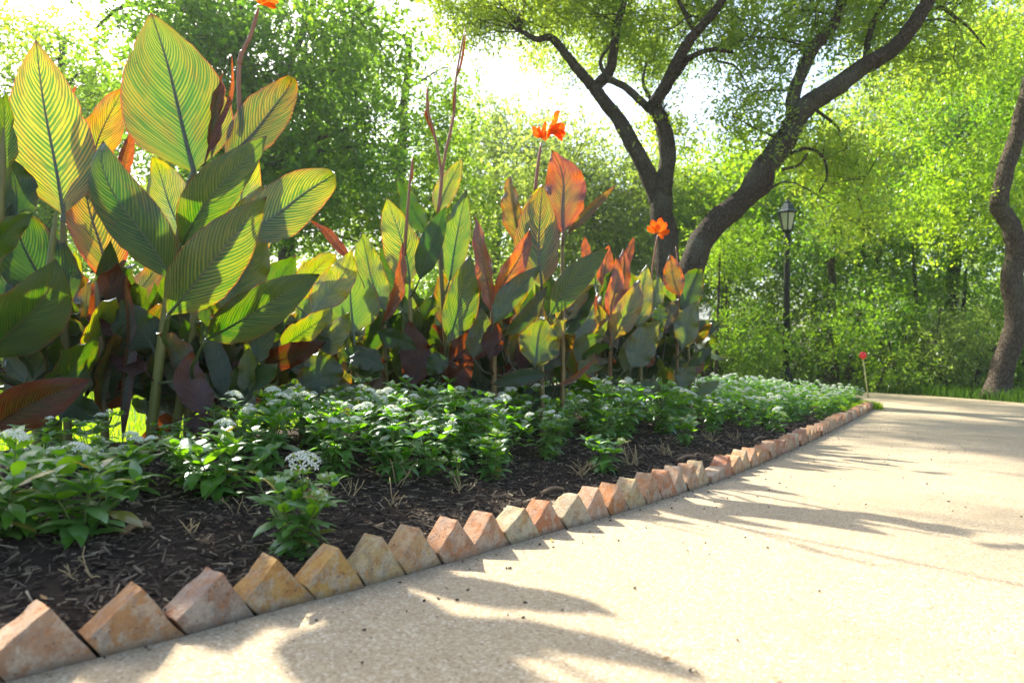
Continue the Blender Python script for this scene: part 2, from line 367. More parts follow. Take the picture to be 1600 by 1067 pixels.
# smooth the far part a little
for _ in range(3):
    q = [p.copy() for p in line]
    for i in range(14, len(line) - 1): line[i] = (q[i - 1] + q[i] * 2 + q[i + 1]) / 4
arc = [0.0]
for i in range(1, len(line)): arc.append(arc[-1] + (line[i] - line[i - 1]).length)
def on_line(s):
    s = max(0, min(arc[-1] - 1e-6, s)); i = max(j for j in range(len(arc)) if arc[j] <= s); i = min(i, len(line) - 2)
    t = (s - arc[i]) / (arc[i + 1] - arc[i]); return line[i].lerp(line[i + 1], t), (line[i + 1] - line[i]).normalized()
LP = np.array([(p.x, p.y) for p in line])
def dist_in(x, y):
    """signed distance from the brick line, positive on the bed side; also arc length"""
    P = np.array([x, y]); A = LP[:-1]; B = LP[1:]; AB = B - A
    t = np.clip(((P - A) * AB).sum(1) / (AB ** 2).sum(1), 0, 1); Q = A + AB * t[:, None]; D = np.hypot(*(P - Q).T)
    i = int(D.argmin()); cr = AB[i][0] * (P - A[i])[1] - AB[i][1] * (P - A[i])[0]
    return (D[i] if cr > 0 else -D[i]), arc[i] + t[i] * (arc[i + 1] - arc[i])
def bedz(x, y):
    d, s = dist_in(x, y)
    if d < 0: return 0.0
    t = min(1, d / 1.3); t = t * t * (3 - 2 * t)
    end = max(0, min(1, (arc[-1] - s) / 1.5))
    if d > 1.9: return max(-.012, (0.030 + 0.11 * end) * (1 - min(1, (d - 1.9) / .45)) - .012)
    return 0.030 + 0.11 * t * end + 0.006 * noise.noise((x * 6, y * 6, 0)) 
def bed_at(px, py):
    z = .08
    for _ in range(6):
        p = ground(px, py, z); z = bedz(p.x, p.y)
    p.z = z; return p

# ------------------------------------------------------------------ ground sheets
def poly_sheet(name, pts, z, mat, kind='structure', sub=0):
    bm = bmesh.new(); vsx = [bm.verts.new((p[0], p[1], z)) for p in pts]; f = bm.faces.new(vsx); 
    if f.normal.z < 0: f.normal_flip()
    bmesh.ops.triangulate(bm, faces=[f]); me = bpy.data.meshes.new(name); bm.normal_update(); bm.to_mesh(me); bm.free()
    for p in me.polygons:
        pass
    o = link(name, me, mat=mat); tag(o, kind=kind); return o
poly_sheet('ground', [(-220, -40), (220, -40), (220, 320), (-220, 320)], -0.012, M['lawn'])
inner = [(p.x, p.y) for p in line]
tip = inner[-1]
far_px = [ground(1300, 611), ground(1360, 613), ground(1450, 618.5), ground(1530, 624), ground(1600, 630)]
far_w = [(p.x, p.y) for p in far_px]
path_poly = inner + [(tip[0] + .12, tip[1] + .5), (tip[0] + .1, tip[1] + 1.4), PL(3.1, 13.6), PL(-8, 18.2), PL(-60, 34), PL(-60, 38), PL(-8, 21.2), PL(3.4, 16.6)] + far_w + [PL(7.5, 9.9), PL(12, 7.2), (40, 2), (40, -12), (-12, -12)]
i0 = inner[0]; path_poly.append((i0[0] - 6, i0[1] - 9))
poly_sheet('path', path_poly, 0.0, M['path'])

# bed: strip mesh along the line
def bed_mesh():
    ds = [0.0, .02, .05, .08, .12, .17, .23, .3, .38, .47, .57, .7, .85, 1.0, 1.2, 1.4, 1.6, 1.85, 2.0, 2.2]
    ns = 260; V = []; F = []
    for i in range(ns + 1):
        s = arc[-1] * i / ns; p, t = on_line(s)
        # steady inward direction so rows do not cross
        n = Vector((-t.y, t.x, 0)); n = (n * .5 + Vector((-.72, .69, 0)) * .5).normalized()
        lim = min(1.0, .18 + (arc[-1] - s) / 2.2) * (1 + (.35 if arc[-1] - s < 5 and arc[-1] - s > 1.5 else 0))
        for d in ds:
            q = p + n * d * lim; z = bedz(q.x, q.y) + .008 * noise.noise((q.x * 30, q.y * 30, 3)) if d > .02 else -.04
            V.append((q.x, q.y, z))
    m = len(ds)
    for i in range(ns):
        for j in range(m - 1): F.append((i * m + j, (i + 1) * m + j, (i + 1) * m + j + 1, i * m + j + 1))
    return quick_mesh('bed_soil', V, F, [M['soil']], True)
tag(link('soil_bed', bed_mesh()), kind='structure')

# ------------------------------------------------------------------ brick edging
def brick_mesh(p0, p1, n0, n1, dep, lean, H, hv, sd_, near, gap=.003):
    """profile in the (along, up) plane, thick towards the bed; p0,p1 world foot seams"""
    t = (p1 - p0); L = t.length; t.normalize(); up = Vector((0, 0, 1))
    prof = [(gap / 2 + lean * .05, -.05), (gap / 2 - lean * hv, hv), (L - gap / 2 - lean * H, H), (L - gap / 2 + lean * .05, -.05)]
    bm = bmesh.new(); fr = [bm.verts.new(t * a + up * b) for a, b in prof]; bk = [bm.verts.new(t * a + up * b + n0 * dep) for a, b in prof]
    lay = bm.faces.layers.float.new('end_face')
    fs = [bm.faces.new(fr[::-1]), bm.faces.new(bk)]
    for i in range(4):
        f = bm.faces.new((fr[i], fr[(i + 1) % 4], bk[(i + 1) % 4], bk[i])); fs.append(f)
        if i == 1: f[lay] = 1.0
    bmesh.ops.recalc_face_normals(bm, faces=bm.faces)
    bmesh.ops.bevel(bm, geom=bm.edges[:], offset=.0022, segments=2, affect='EDGES', profile=.6)
    if near:
        bmesh.ops.subdivide_edges(bm, edges=[e for e in bm.edges if e.calc_length() > .02], cuts=7, use_grid_fill=True)
        for v in bm.verts:
            q = v.co * 1.0; sc = Vector((sd_ * 3.1, sd_ * 1.7, 0))
            dn = noise.noise_vector((q + sc) * 22) * .0020 + noise.noise_vector((q + sc) * 80) * .0013
            ch = noise.noise((q + sc) * 22)
            if ch > .22 and v.co.z > .02: dn -= (v.co - Vector((t * L * .5 + up * H * .4 + n0 * dep * .5))) * (ch - .22) * .20
            v.co += dn
    me = bpy.data.meshes.new('brick'); bm.normal_update(); bm.to_mesh(me); bm.free()
    me.materials.append(M['brick'])
    me.polygons.foreach_set('use_smooth', [True] * len(me.polygons)); 
    try: me.set_sharp_from_angle(angle=rad(38))
    except Exception: pass
    return me
edging = thing('brick_edging', line[0], 'row of slanted clay bricks set like saw teeth along the flower bed and path', 'edging')
bcols = {0: (.42, .27, .16), 1: (.44, .30, .22), 2: (.46, .27, .15), 3: (.36, .27, .23), 4: (.54, .34, .15), 5: (.55, .35, .14), 6: (.55, .42, .24), 7: (.56, .38, .22), 8: (.52, .30, .20), 9: (.52, .32, .22), 10: (.48, .43, .30),
         11: (.48, .22, .13), 12: (.48, .43, .32), 13: (.52, .34, .25), 14: (.52, .26, .14), 15: (.52, .42, .26), 16: (.50, .31, .20), 17: (.46, .22, .13), 18: (.44, .35, .28), 19: (.46, .28, .18), 20: (.52, .42, .28), 21: (.52, .42, .34), 22: (.44, .18, .11), 23: (.50, .30, .17), 24: (.50, .38, .24), 25: (.46, .28, .18)}
pal = [(.46, .23, .14), (.50, .33, .22), (.44, .27, .19), (.52, .42, .30), (.47, .30, .18), (.40, .20, .13), (.50, .24, .13)]
seams = [ctrl[0] - d0 * k for k in (4, 3, 2, 1)] + ctrl
seams = [Vector((p.x, p.y, 0)) for p in seams]
sA = dist_in(seams[-1].x, seams[-1].y)[1]
s = sA
while s < arc[-1] - .1:
    s += .128 + random.uniform(-.004, .004); seams.append(on_line(s)[0])
for i in range(len(seams) - 1):
    p0, p1 = seams[i], seams[i + 1]; t = (p1 - p0).normalized(); n = Vector((-t.y, t.x, 0))
    k = i - 2                    # brick index in the photo (1 = first with its left foot at x=158 minus one)
    H = .100 + random.uniform(-.008, .005); hv = .033 + random.uniform(-.004, .004); dep = .066; lean = .78 + random.uniform(-.06, .06)
    low = (k == 21)
    if low: H = .052; hv = .030; lean = .3
    if k > 21:
        H = .086 + random.uniform(-.008, .008); hv = .042 + random.uniform(-.006, .006)
    dist = p0.y
    me = brick_mesh(p0, p1, n, n, dep, lean, H, hv, i, dist < 6)
    off = n * random.uniform(-.004, .003)
    c_ = None; o = link('brick', me, edging, (p0 - line[0]) + off)
    o.rotation_euler = (random.uniform(-.05, .05), random.uniform(-.04, .04), random.uniform(-.05, .05))
    c = bcols.get(k, random.choice(pal)); mg = sum(c) / 3; o.color = tuple(max(.02, (mg + (x - mg) * 1.12) * f_) for x, f_ in zip(c, (.98, .96, .86))) + (1,)
    if k in (4, 5): o['label'] = 'ochre yellow brick'
    if k == 3: o['label'] = 'grey brick with brown stains'
    if low: o['label'] = 'short brick lying lower than its neighbours'

# ------------------------------------------------------------------ bark mulch chips
def chips(name, pts, lo, hi, mat, flat=.5):
    n = len(pts); V = np.zeros((n, 8, 3)); base = np.array([(-1, -1, -1), (1, -1, -1), (1, 1, -1), (-1, 1, -1), (-1, -1, 1), (1, -1, 1), (1, 1, 1), (-1, 1, 1)], float)
    sz = np.stack([rng.uniform(lo, hi, n) * .5, rng.uniform(.0006, .0030, n), rng.uniform(.0004, .0016, n)], 1)
    V[:] = base[None] * sz[:, None, :]
    V[:, [0, 3, 4, 7], 1] *= rng.uniform(.2, 1, (n, 1)); V[:, :, 2] += rng.normal(0, .001, (n, 8))
    az = rng.uniform(0, 6.283, n); tl = rng.normal(0, .25, n); rl = rng.normal(0, .5, n)
    x, y, z = V[..., 0], V[..., 1], V[..., 2]
    c, s_ = np.cos(rl)[:, None], np.sin(rl)[:, None]; y, z = y * c - z * s_, y * s_ + z * c
    c, s_ = np.cos(tl)[:, None], np.sin(tl)[:, None]; x, z = x * c - z * s_, x * s_ + z * c
    c, s_ = np.cos(az)[:, None], np.sin(az)[:, None]; x, y = x * c - y * s_, x * s_ + y * c
    V = np.stack([x, y, z], 2) + np.asarray(pts)[:, None, :]
    q = np.array([(0, 3, 2, 1), (4, 5, 6, 7), (0, 1, 5, 4), (1, 2, 6, 5), (2, 3, 7, 6), (3, 0, 4, 7)])
    F = (np.arange(n)[:, None, None] * 8 + q[None]).reshape(-1, 4)
    return quick_mesh(name, V.reshape(-1, 3), F, [mat])
cp = []
while len(cp) < 52000:
    s = arc[-1] * random.random() ** 1.25; d = .055 + 1.45 * random.random() ** 1.1
    p, t = on_line(s); n = Vector((-t.y, t.x, 0)); q = p + n * d
    cp.append((q.x, q.y, bedz(q.x, q.y) + random.uniform(.0, .010)))
tag(link('mulch', chips('mulch', cp, .006, .044, M['chip'])), 'dark shredded bark mulch covering the bare strip behind the bricks', 'mulch', kind='stuff')

lt_ = []
while len(lt_) < 420:
    s = arc[-1] * random.random(); d = -.01 - .9 * random.random() ** 3; p, t = on_line(s); q = p + Vector((-t.y, t.x, 0)) * d; lt_.append((q.x, q.y, .0025))
for _ in range(160): lt_.append((random.uniform(-.5, 4), random.uniform(1, 8), .0025))
lt_ = [p for p in lt_ if dist_in(p[0], p[1])[0] < 0]
tag(link('mulch_crumbs', chips('mulch_crumbs', lt_, .002, .009, M['chip'])), 'dark crumbs of mulch and bark scattered over the path surface', 'mulch crumbs', kind='stuff')

# ------------------------------------------------------------------ leaves built as surfaces
PV = [0, .02, .06, .12, .2, .3, .42, .55, .68, .8, .88, .94, .975, 1]
CANNA_P = [.02, .11, .31, .59, .84, .975, 1, .935, .785, .56, .36, .175, .085, .0]
PENTA_P = [.05, .08, .22, .5, .78, .97, 1, .9, .72, .5, .32, .17, .07, .0]
PETAL_P = [.08, .12, .2, .34, .52, .72, .9, 1, 1, .9, .74, .55, .35, .1]
def leaf_verts(L, W, prof, nv, nu, fold=12, bend=25, wave=.0, twist=0, curl=0, seed=0, cup=.0):
    """base at origin, runs along +Y, flat side +Z"""
    rnd = random.Random(seed); vs_ = []; uv = []; uv2 = []
    fL = rnd.uniform(-9, 12); fR = rnd.uniform(-9, 12)
    sway = rnd.uniform(-.075, .075) if cup else 0; aL = rnd.uniform(.84, 1.1); aR = rnd.uniform(.84, 1.1); rg = rnd.uniform(0, 99)
    if nv >= 30: sway = .012; aL = 1.02; aR = 1.0
    us = [(-1 + 2 * j / nu) for j in range(nu + 1)]
    vv = [(i / nv) for i in range(nv + 1)]
    ph = rnd.uniform(0, 6); ph2 = rnd.uniform(0, 6); fr = rnd.uniform(2.2, 3.6)
    y = z = 0.0; ang = -rad(bend) / 2; pv = 0
    for v in vv:
        dv = v - pv; pv = v
        a = ang + rad(bend) * v + rad(curl) * max(0, v - .75) ** 2 * 16
        y += math.cos(a) * dv * L; z += math.sin(a) * dv * L
        hw = np.interp(v, PV, prof) * W / 2; f = rad(fold) * (1 - .35 * v); tw = rad(twist) * (v - .3)
        for u in us:
            s = abs(u); x = u * hw; zz = 0.0
            fs_ = f + rad(fL if u < 0 else fR) * (1 if cup else 0)
            hh = hw * ((aL if u < 0 else aR) if cup else 1)
            if cup and s > .99: hh *= 1 - .035 * abs(noise.noise((rg, v * 9, u))) - (.07 if noise.noise((rg + 5, v * 14, u * 3)) > .42 else 0)
            cx = hh * u * math.cos(fs_); zz = hw * s * math.sin(fs_) - cup * hw * s * s
            zz += wave * W * s ** 2.2 * math.sin(fr * 6.28 * v + ph + (1.6 if u > 0 else 0)) + wave * .5 * W * s ** 3 * math.sin(fr * 2.3 * 6.28 * v + ph2)
            X = cx * math.cos(tw) - zz * math.sin(tw); Zp = cx * math.sin(tw) + zz * math.cos(tw)
            n = Vector((0, -math.sin(a), math.cos(a)))
            vs_.append(Vector((X + sway * L * (math.sin(math.pi * v) - .5 * math.sin(2 * math.pi * v) * (1 if rg > 50 else -.3)), y, z)) + n * Zp)
            uv.append((u * .5 + .5, v)); uv2.append((v - (.32 * s + .13 * s * s) * (W / L) * 1.7, s))
    m = nu + 1; fs = [(i * m + j, i * m + j + 1, (i + 1) * m + j + 1, (i + 1) * m + j) for i in range(nv) for j in range(nu)]
    return vs_, fs, uv, uv2, Vector((0, y, z))

def frame_from(yaxis, normal):
    y = yaxis.normalized(); z = (normal - y * normal.dot(y))
    if z.length < 1e-4: z = y.orthogonal()
    z.normalize(); x = y.cross(z); return Matrix((x, y, z)).transposed()

def place_leaf(mb, base, tip, W, prof=CANNA_P, roll=0, fold=12, bend=25, wave=.03, twist=0, curl=0, nv=22, nu=10, seed=0, origin=None, mi=0, cup=.15, face=None, midrib=True):
    chord = tip - base; L = chord.length
    vs_, fs, uv, uv2, lt = leaf_verts(1.0, W / L, prof, nv, nu, fold, bend, wave, twist, curl, seed, cup)
    sc = L / lt.length; A = frame_from(lt, Vector((0, 0, 1))); 
    toc = face if face is not None else (CO - (base + tip) / 2)
    Bf = frame_from(chord, toc); Rm = Bf @ Matrix.Rotation(rad(roll), 3, 'Y') @ A.transposed()
    o = origin or base
    P = [Rm @ (v * sc) + base - o for v in vs_]
    mb.add(P, fs, mi, uv, uv2)
    if midrib:
        m = nu + 1; c = nu // 2; nrm = Rm @ Vector((0, 0, 1))
        pts = [P[i * m + c] - nrm * W * .012 for i in range(0, nv + 1, 2)]
        r0 = W * .026
        mb.tube(pts, [r0 * (1 - .85 * i / (len(pts) - 1)) for i in range(len(pts))], 5, mi, False, uv=(0.5, 0.1))
    return Rm

# ------------------------------------------------------------------ canna plants
COLS = {'Y': (.10, 1.0, 1.1), 'YO': (.42, 1.0, 1.1), 'G': (.05, .35, .6), 'YG': (.06, .7, 1.0), 'D': (.0, .2, .5), 'O': (.80, 1.0, 1.1), 'R': (.92, .5, .75),
        'DR': (1.0, .2, .34), 'BG': (.45, .6, .8), 'GS': (.08, .3, .5), 'LG': (.0, .55, 1.1)}
class Canna:
    def __init__(s, bx, Z, label, cat='canna plant', dbed=None):
        Z = Z * ZK; p = at(bx, 600, Z); s.Z = Z; s.base = Vector((p.x, Z, max(.0, bedz(p.x, Z)) - .01)); s.bpx = bx
        s.o = thing('canna_plant', s.base, label, cat, 'striped canna plants in the bed'); s.n = 0; s.sp = []
    def stem(s, pts, r0=.014, r1=.008, col=0.3, name='stem', dz=0):
        r0 *= 1.2; r1 *= 1.2
        P = [at(x, y, s.Z + dz) for x, y in pts]
        P = [Vector((P[0].x, P[0].y, bedz(P[0].x, P[0].y) - .02))] + P if P[0].z < .35 and name == 'stem' else P
        Q = smooth_poly(P, 5); m = MB(); n = len(Q)
        if name == 'stem': s.sp += Q
        m.tube([q - s.base for q in Q], [(r0 + (r1 - r0) * i / (n - 1)) * (.35 if i == n - 1 else (.75 if i == n - 2 else 1)) for i in range(n)], 8)
        o = link(name, m.mesh(name, [M['canna_stem']]), s.o); o.color = (col, 0, 0, 1); return o
    def leaf(s, b, t, w, c='G', roll=0, fold=16, bend=26, dz=0, dt=0, curl=0, wave=.075, twist=None, nv=22, nu=10, stalk=None, name='leaf'):
        s.n += 1
        Zb = s.Z + dz; Zt = s.Z + dz + dt; B = at(b[0], b[1], Zb); T = at(t[0], t[1], Zt); W = w * Zb / FPX
        W /= max(.35, abs(math.cos(rad(roll)))); W *= (.98 if nv >= 26 else (.92 if nv >= 20 else .9))
        m = MB(); sd = int(b[0] * 7 + b[1] * 13 + t[0])
        if curl == 0: curl = random.Random(sd + 1).choice([0, 12, 25, 40, -15])
        if twist is None: twist = random.Random(sd).uniform(-16, 16)
        place_leaf(m, B, T, W, CANNA_P, roll, fold, bend, wave, twist, curl, nv, nu, sd, origin=B)
        # petiole running down to the stem
        if stalk is None: sx, sy = b[0] + (s.bpx - b[0]) * .35, b[1] + 55
        else: sx, sy = stalk
        E = at(sx, sy, s.Z + dz * .5)
        cand = [q for q in s.sp if q.z < B.z - .02]
        if cand and name == 'leaf':
            q = min(cand, key=lambda q: (q - B).length + .5 * abs(B.z - .07 - q.z))
            if (q - B).length < .24: E = q
        ax = (T - B).normalized(); L = (E - B).length
        mid = (B + E) / 2 - ax * L * (.12 if ax.dot(E - B) < 0 else -.05) + Vector((0, 0, -.05 * L))
        pts = smooth_poly([Vector((0, 0, 0)), mid - B, E - B], 4)
        r = W * .028; m.tube(pts, [r + (r * .6) * i / (len(pts) - 1) for i in range(len(pts))], 6, 0, True, uv=(.5, .1))
        o = link(name, m.mesh('leaf', [M['canna']], uvs=True), s.o, B - s.base)
        col = COLS[c] if isinstance(c, str) else c
        o.color = (min(1, max(0, col[0] + random.uniform(-.04, .04))), min(1, col[1]), col[2], 1); return o
    def fill(s, n, x0, x1, y0, y1, cols, L=(80, 130), w=.42, dz=(.05, .5), seed=0, up=.8):
        r = random.Random(seed)
        for i in range(int(n * 2.9)):
            x = r.uniform(x0, x1); y = r.uniform(y0, y1); l = r.uniform(*L); a = r.gauss(0, .55) if r.random() < up else r.uniform(-2.4, 2.4)
            tx, ty = x + l * math.sin(a), y - l * math.cos(a)
            s.leaf((x, y), (tx, ty), l * w * r.uniform(.7, 1.05), r.choice(cols + ['G', 'YG', 'D']), roll=r.uniform(-55, 55), fold=r.uniform(5, 25), bend=r.uniform(10, 80), dz=r.uniform(*dz), dt=r.uniform(-.15, .15), curl=r.choice([0, 0, 40]), nv=14, nu=6)
def smooth_poly(P, k):
    P = [Vector(p) for p in P]
    if len(P) < 3: return [P[0].lerp(P[-1], i / (k * 2)) for i in range(k * 2 + 1)]
    E = [P[0] * 2 - P[1]] + P + [P[-1] * 2 - P[-2]]; out = []
    for i in range(1, len(E) - 2):
        a, b, c, d = E[i - 1:i + 3]
        for j in range(k):
            t = j / k; out.append(.5 * ((2 * b) + (c - a) * t + (2 * a - 5 * b + 4 * c - d) * t * t + (3 * b - a - 3 * c + d) * t ** 3))
    out.append(P[-1]); return out
def flower(pl, cx, cy, sc, Z, petals):
    Z = Z * ZK
    for i, (dx, dy, ang, l, w_, roll) in enumerate(petals):
        B = at(cx + dx * sc, cy + dy * sc, Z); a = rad(ang)
        T = at(cx + dx * sc + l * sc * math.sin(a), cy + dy * sc - l * sc * math.cos(a), Z + random.uniform(-.03, .03))
        m = MB(); place_leaf(m, B, T, w_ * sc * Z / FPX, PETAL_P, roll, 15, 50, .10, 10, 0, 10, 6, i + int(cx), origin=B, midrib=False)
        link('petal', m.mesh('petal', [M['petal']], uvs=True), pl.o, B - pl.base)

# --- far left plant
A0 = Canna(-10, 2.75, 'canna at the left frame edge, dark green, one rusty leaf hanging low')
A0.stem([(-20, 760), (-15, 560), (0, 330), (5, 200)], .016, .009, .2)
A0.stem([(60, 740), (62, 560), (88, 330)], .015, .010, .15)
A0.leaf((-22, 560), (88, 403), 118, 'GS', roll=12, bend=-25, dz=-.15, stalk=(-30, 640), wave=.02)
A0.leaf((-40, 405), (52, 332), 50, 'GS', roll=20, bend=-30, dz=-.1)
A0.leaf((22, 345), (8, 246), 70, 'D', roll=-25, bend=50, dz=.1, curl=60)
A0.leaf((-6, 320), (6, 140), 46, 'G', roll=40, dz=.0)
A0.leaf((-12, 668), (142, 592), 78, (.78, .55, .45), roll=5, bend=-35, dz=-.25, stalk=(-60, 720), wave=.04)
A0.leaf((70, 592), (168, 655), 58, 'D', roll=30, bend=-60, dz=-.05, stalk=(60, 640))
A0.leaf((-10, 420), (20, 240), 40, 'YO', roll=50, dz=.15)
A0.leaf((92, 490), (18, 318), 128, (.02, .2, .45), roll=8, bend=15, dz=.12, stalk=(98, 560))
A0.leaf((115, 545), (60, 430), 70, 'D', roll=30, dz=.3)
A0.leaf((110, 620), (60, 520), 60, 'D', roll=-30, dz=.25)
A0.fill(8, -40, 110, 520, 640, ['D', 'G', 'DR', 'D'], seed=3)
# --- yellow-leaf plant
A1 = Canna(128, 3.0, 'tall canna topped by a glowing yellow leaf with a narrow point')
A1.stem([(108, 740), (104, 600), (100, 420), (98, 330)], .015, .009, .25)
A1.stem([(165, 720), (160, 560), (150, 440)], .015, .009, .4)
A1.leaf((99, 335), (56, 62), 128, (.24, 1.0, 1.15), roll=-4, fold=8, bend=12, stalk=(100, 410), wave=.015)
A1.leaf((168, 445), (154, 232), 102, (.55, .9, .95), roll=8, fold=12, bend=15, dz=.12, stalk=(158, 520), wave=.02)
A1.leaf((142, 300), (200, 128), 70, (.45, 1.0, 1.0), roll=18, bend=20, dz=.22, stalk=(130, 380))
A1.leaf((196, 290), (214, 198), 26, 'R', roll=30, dz=.2)
A1.leaf((118, 232), (122, 132), 14, 'R', roll=30, dz=.25)
A1.leaf((175, 540), (182, 412), 78, (.9, .3, .45), roll=20, bend=40, dz=.05, stalk=(170, 600), curl=50)
A1.leaf((140, 560), (128, 430), 70, (.5, .5, .6), roll=-20, dz=.25)
A1.leaf((192, 690), (199, 425), 30, (.65, .5, .6), roll=35, fold=45, bend=8, dz=-.1, wave=.01, stalk=(190, 740))
A1.leaf((150, 640), (215, 575), 50, 'DR', roll=20, dz=.1)
A1.leaf((120, 320), (80, 230), 50, 'D', roll=30, dz=.3)
A1.fill(9, 110, 210, 470, 620, ['D', 'G', 'DR', 'BG'], seed=5)
# --- hero plant with the biggest leaf
A2 = Canna(240, 2.9, 'canna with the largest upright leaf, green striped yellow, above a fan of leaves')
A2.stem([(232, 720), (245, 600), (262, 470), (288, 330), (302, 262)], .019, .010, .12)
A2.stem([(268, 720), (285, 600), (305, 480), (300, 380)], .016, .010, .15, dz=.08)
A2.stem([(292, 700), (300, 560), (330, 430), (352, 300), (360, 240)], .014, .008, .3, dz=.12)
A2.leaf((303, 268), (236, 20), 166, (.16, .62, .95), roll=2, fold=7, bend=14, stalk=(300, 330), wave=.012, dz=-.02, nv=30, nu=14)
A2.leaf((352, 245), (452, 118), 66, (.35, .5, .8), roll=-34, fold=24, bend=42, dz=.05, curl=85, stalk=(350, 320), wave=.02)
A2.leaf((318, 262), (362, 82), 15, (.85, .6, .7), roll=30, fold=60, bend=10, dz=-.05, wave=.0, stalk=(305, 300))
A2.leaf((330, 245), (350, 110), 24, (.7, .5, .5), roll=50, fold=30, bend=5, dz=.02)
A2.leaf((283, 385), (418, 212), 76, (.02, .45, .75), roll=10, fold=10, bend=-22, dz=-.12, stalk=(282, 430), wave=.02)
A2.leaf((368, 345), (404, 205), 68, (.15, 1.0, 1.15), roll=-10, dz=.22, stalk=(345, 420))
A2.leaf((372, 372), (523, 270), 90, (.08, .75, .95), roll=-18, fold=24, bend=36, dz=-.02, curl=75, stalk=(330, 440), wave=.03)
A2.leaf((262, 492), (417, 308), 98, (.03, .55, .85), roll=14, fold=10, bend=-26, dz=-.22, stalk=(262, 540), wave=.015, nv=26)
A2.leaf((325, 462), (415, 288), 96, (.05, .95, 1.1), roll=-10, fold=8, bend=20, dz=.12, stalk=(310, 520))
A2.leaf((345, 490), (418, 372), 92, (.02, .8, 1.05), roll=6, fold=8, bend=25, dz=.06, stalk=(320, 560))
A2.leaf((322, 530), (501, 428), 84, (.02, .35, .65), roll=12, fold=10, bend=-28, dz=-.18, stalk=(300, 590), wave=.02, nv=26)
A2.leaf((395, 500), (460, 402), 70, (.0, .25, .6), roll=10, bend=30, dz=.2, curl=50, stalk=(360, 560))
A2.leaf((270, 438), (163, 222), 92, (.02, .32, .6), roll=-16, fold=14, bend=-22, dz=-.15, stalk=(274, 490), wave=.02, nv=26, curl=-40)
A2.leaf((292, 372), (238, 243), 76, (.10, 1.0, 1.15), roll=-12, fold=12, bend=22, dz=.04, curl=60, stalk=(296, 430), wave=.04)
A2.leaf((240, 545), (188, 468), 82, 'D', roll=-20, dz=.04, bend=30, stalk=(245, 600))
A2.leaf((322, 462), (330, 512), 26, 'GS', roll=20, bend=-60, dz=-.15, stalk=(318, 455))
A2.leaf((318, 650), (300, 548), 56, (.95, .35, .5), roll=10, fold=14, bend=25, dz=-.1, stalk=(322, 705), wave=.05)
A2.leaf((322, 625), (408, 515), 40, (.98, .6, .7), roll=-30, bend=20, dz=.05, stalk=(310, 690))
A2.leaf((300, 650), (345, 690), 40, 'DR', roll=10, bend=-60, dz=-.1)
A2.fill(14, 220, 400, 500, 640, ['D', 'DR', 'G', 'D', 'YG'], seed=8)
A2.stem([(368, 200), (374, 180), (374, 100), (392, 55), (404, 12)], .008, .006, .9, 'flower_stalk', dz=.12)
A2.stem([(374, 100), (378, 78)], .010, .006, .8, 'bract', dz=.12)
flower(A2, 406, 2, 1.0, 3.0, [(0, 5, 60, 24, 10, 0), (0, 4, 20, 26, 9, 20), (0, 4, -40, 20, 8, 0), (4, 6, 100, 22, 9, 10), (0, 6, 0, 18, 6, 40), (2, 6, 80, 28, 7, 30)])
A0.fill(5, -30, 100, 560, 650, ['G', 'D', 'YG', 'DR'], L=(90, 140), seed=61, dz=(-.12, .1), up=1)
A1.fill(6, 90, 210, 540, 650, ['G', 'YG', 'D', 'BG'], L=(90, 150), seed=62, dz=(-.05, .15), up=1)
A2.fill(7, 220, 400, 560, 650, ['G', 'YG', 'D', 'BG', 'DR'], L=(80, 130), seed=63, dz=(-.05, .15), up=1)
# --- middle-left low plant
B1 = Canna(470, 3.5, 'low canna between the two tallest clumps with one amber yellow striped leaf')
B1.stem([(470, 700), (476, 600), (490, 500)], .013, .009, .3)
B1.stem([(425, 700), (430, 600), (440, 530)], .013, .009, .2)
B1.leaf((488, 490), (549, 390), 62, (.15, 1.0, 1.15), roll=-12, bend=25, dz=-.1, curl=30, stalk=(486, 540))
B1.leaf((452, 470), (528, 394), 50, (.22, .9, 1.0), roll=20, bend=20, dz=.05)
B1.leaf((548, 405), (484, 345), 20, (.92, .4, .5), roll=20, fold=30, dz=.12, stalk=(570, 450))
B1.leaf((438, 545), (520, 480), 40, (.0, .7, .9), roll=20, bend=-40, dz=-.15, curl=-60)
B1.leaf((402, 568), (510, 534), 44, (.75, .1, .25), roll=8, bend=-25, dz=-.25, stalk=(395, 600))
B1.leaf((500, 615), (498, 548), 70, (.1, .4, .6), roll=10, bend=40, dz=-.1, curl=60)
B1.leaf((500, 560), (545, 488), 42, 'YG', roll=-20, bend=30, dz=.1)
B1.leaf((410, 640), (470, 600), 34, 'D', roll=10, bend=-40, dz=-.2)
B1.leaf((400, 600), (440, 560), 44, 'DR', roll=30, dz=0)
B1.leaf((450, 540), (430, 470), 50, 'YG', roll=0, dz=.2)
B1.fill(12, 400, 530, 500, 640, ['D', 'DR', 'G', 'BG', 'YG'], L=(60, 105), seed=12)
B2 = Canna(555, 3.8, 'canna with a broad lime green leaf right of the amber one')
B2.stem([(555, 690), (554, 600), (553, 520)], .013, .009, .1)
B2.leaf((553, 520), (546, 412), 92, (.0, .5, .95), roll=5, fold=6, bend=25, stalk=(554, 570), wave=.02)
B2.leaf((540, 545), (595, 590), 44, 'D', roll=10, bend=-50, dz=-.1)
B2.leaf((600, 575), (540, 560), 40, 'D', roll=20, bend=-60, dz=-.15)
B2.leaf((575, 505), (600, 440), 40, 'D', roll=30, dz=.2)
B2.fill(7, 530, 600, 520, 640, ['D', 'G', 'DR'], L=(55, 95), seed=14)
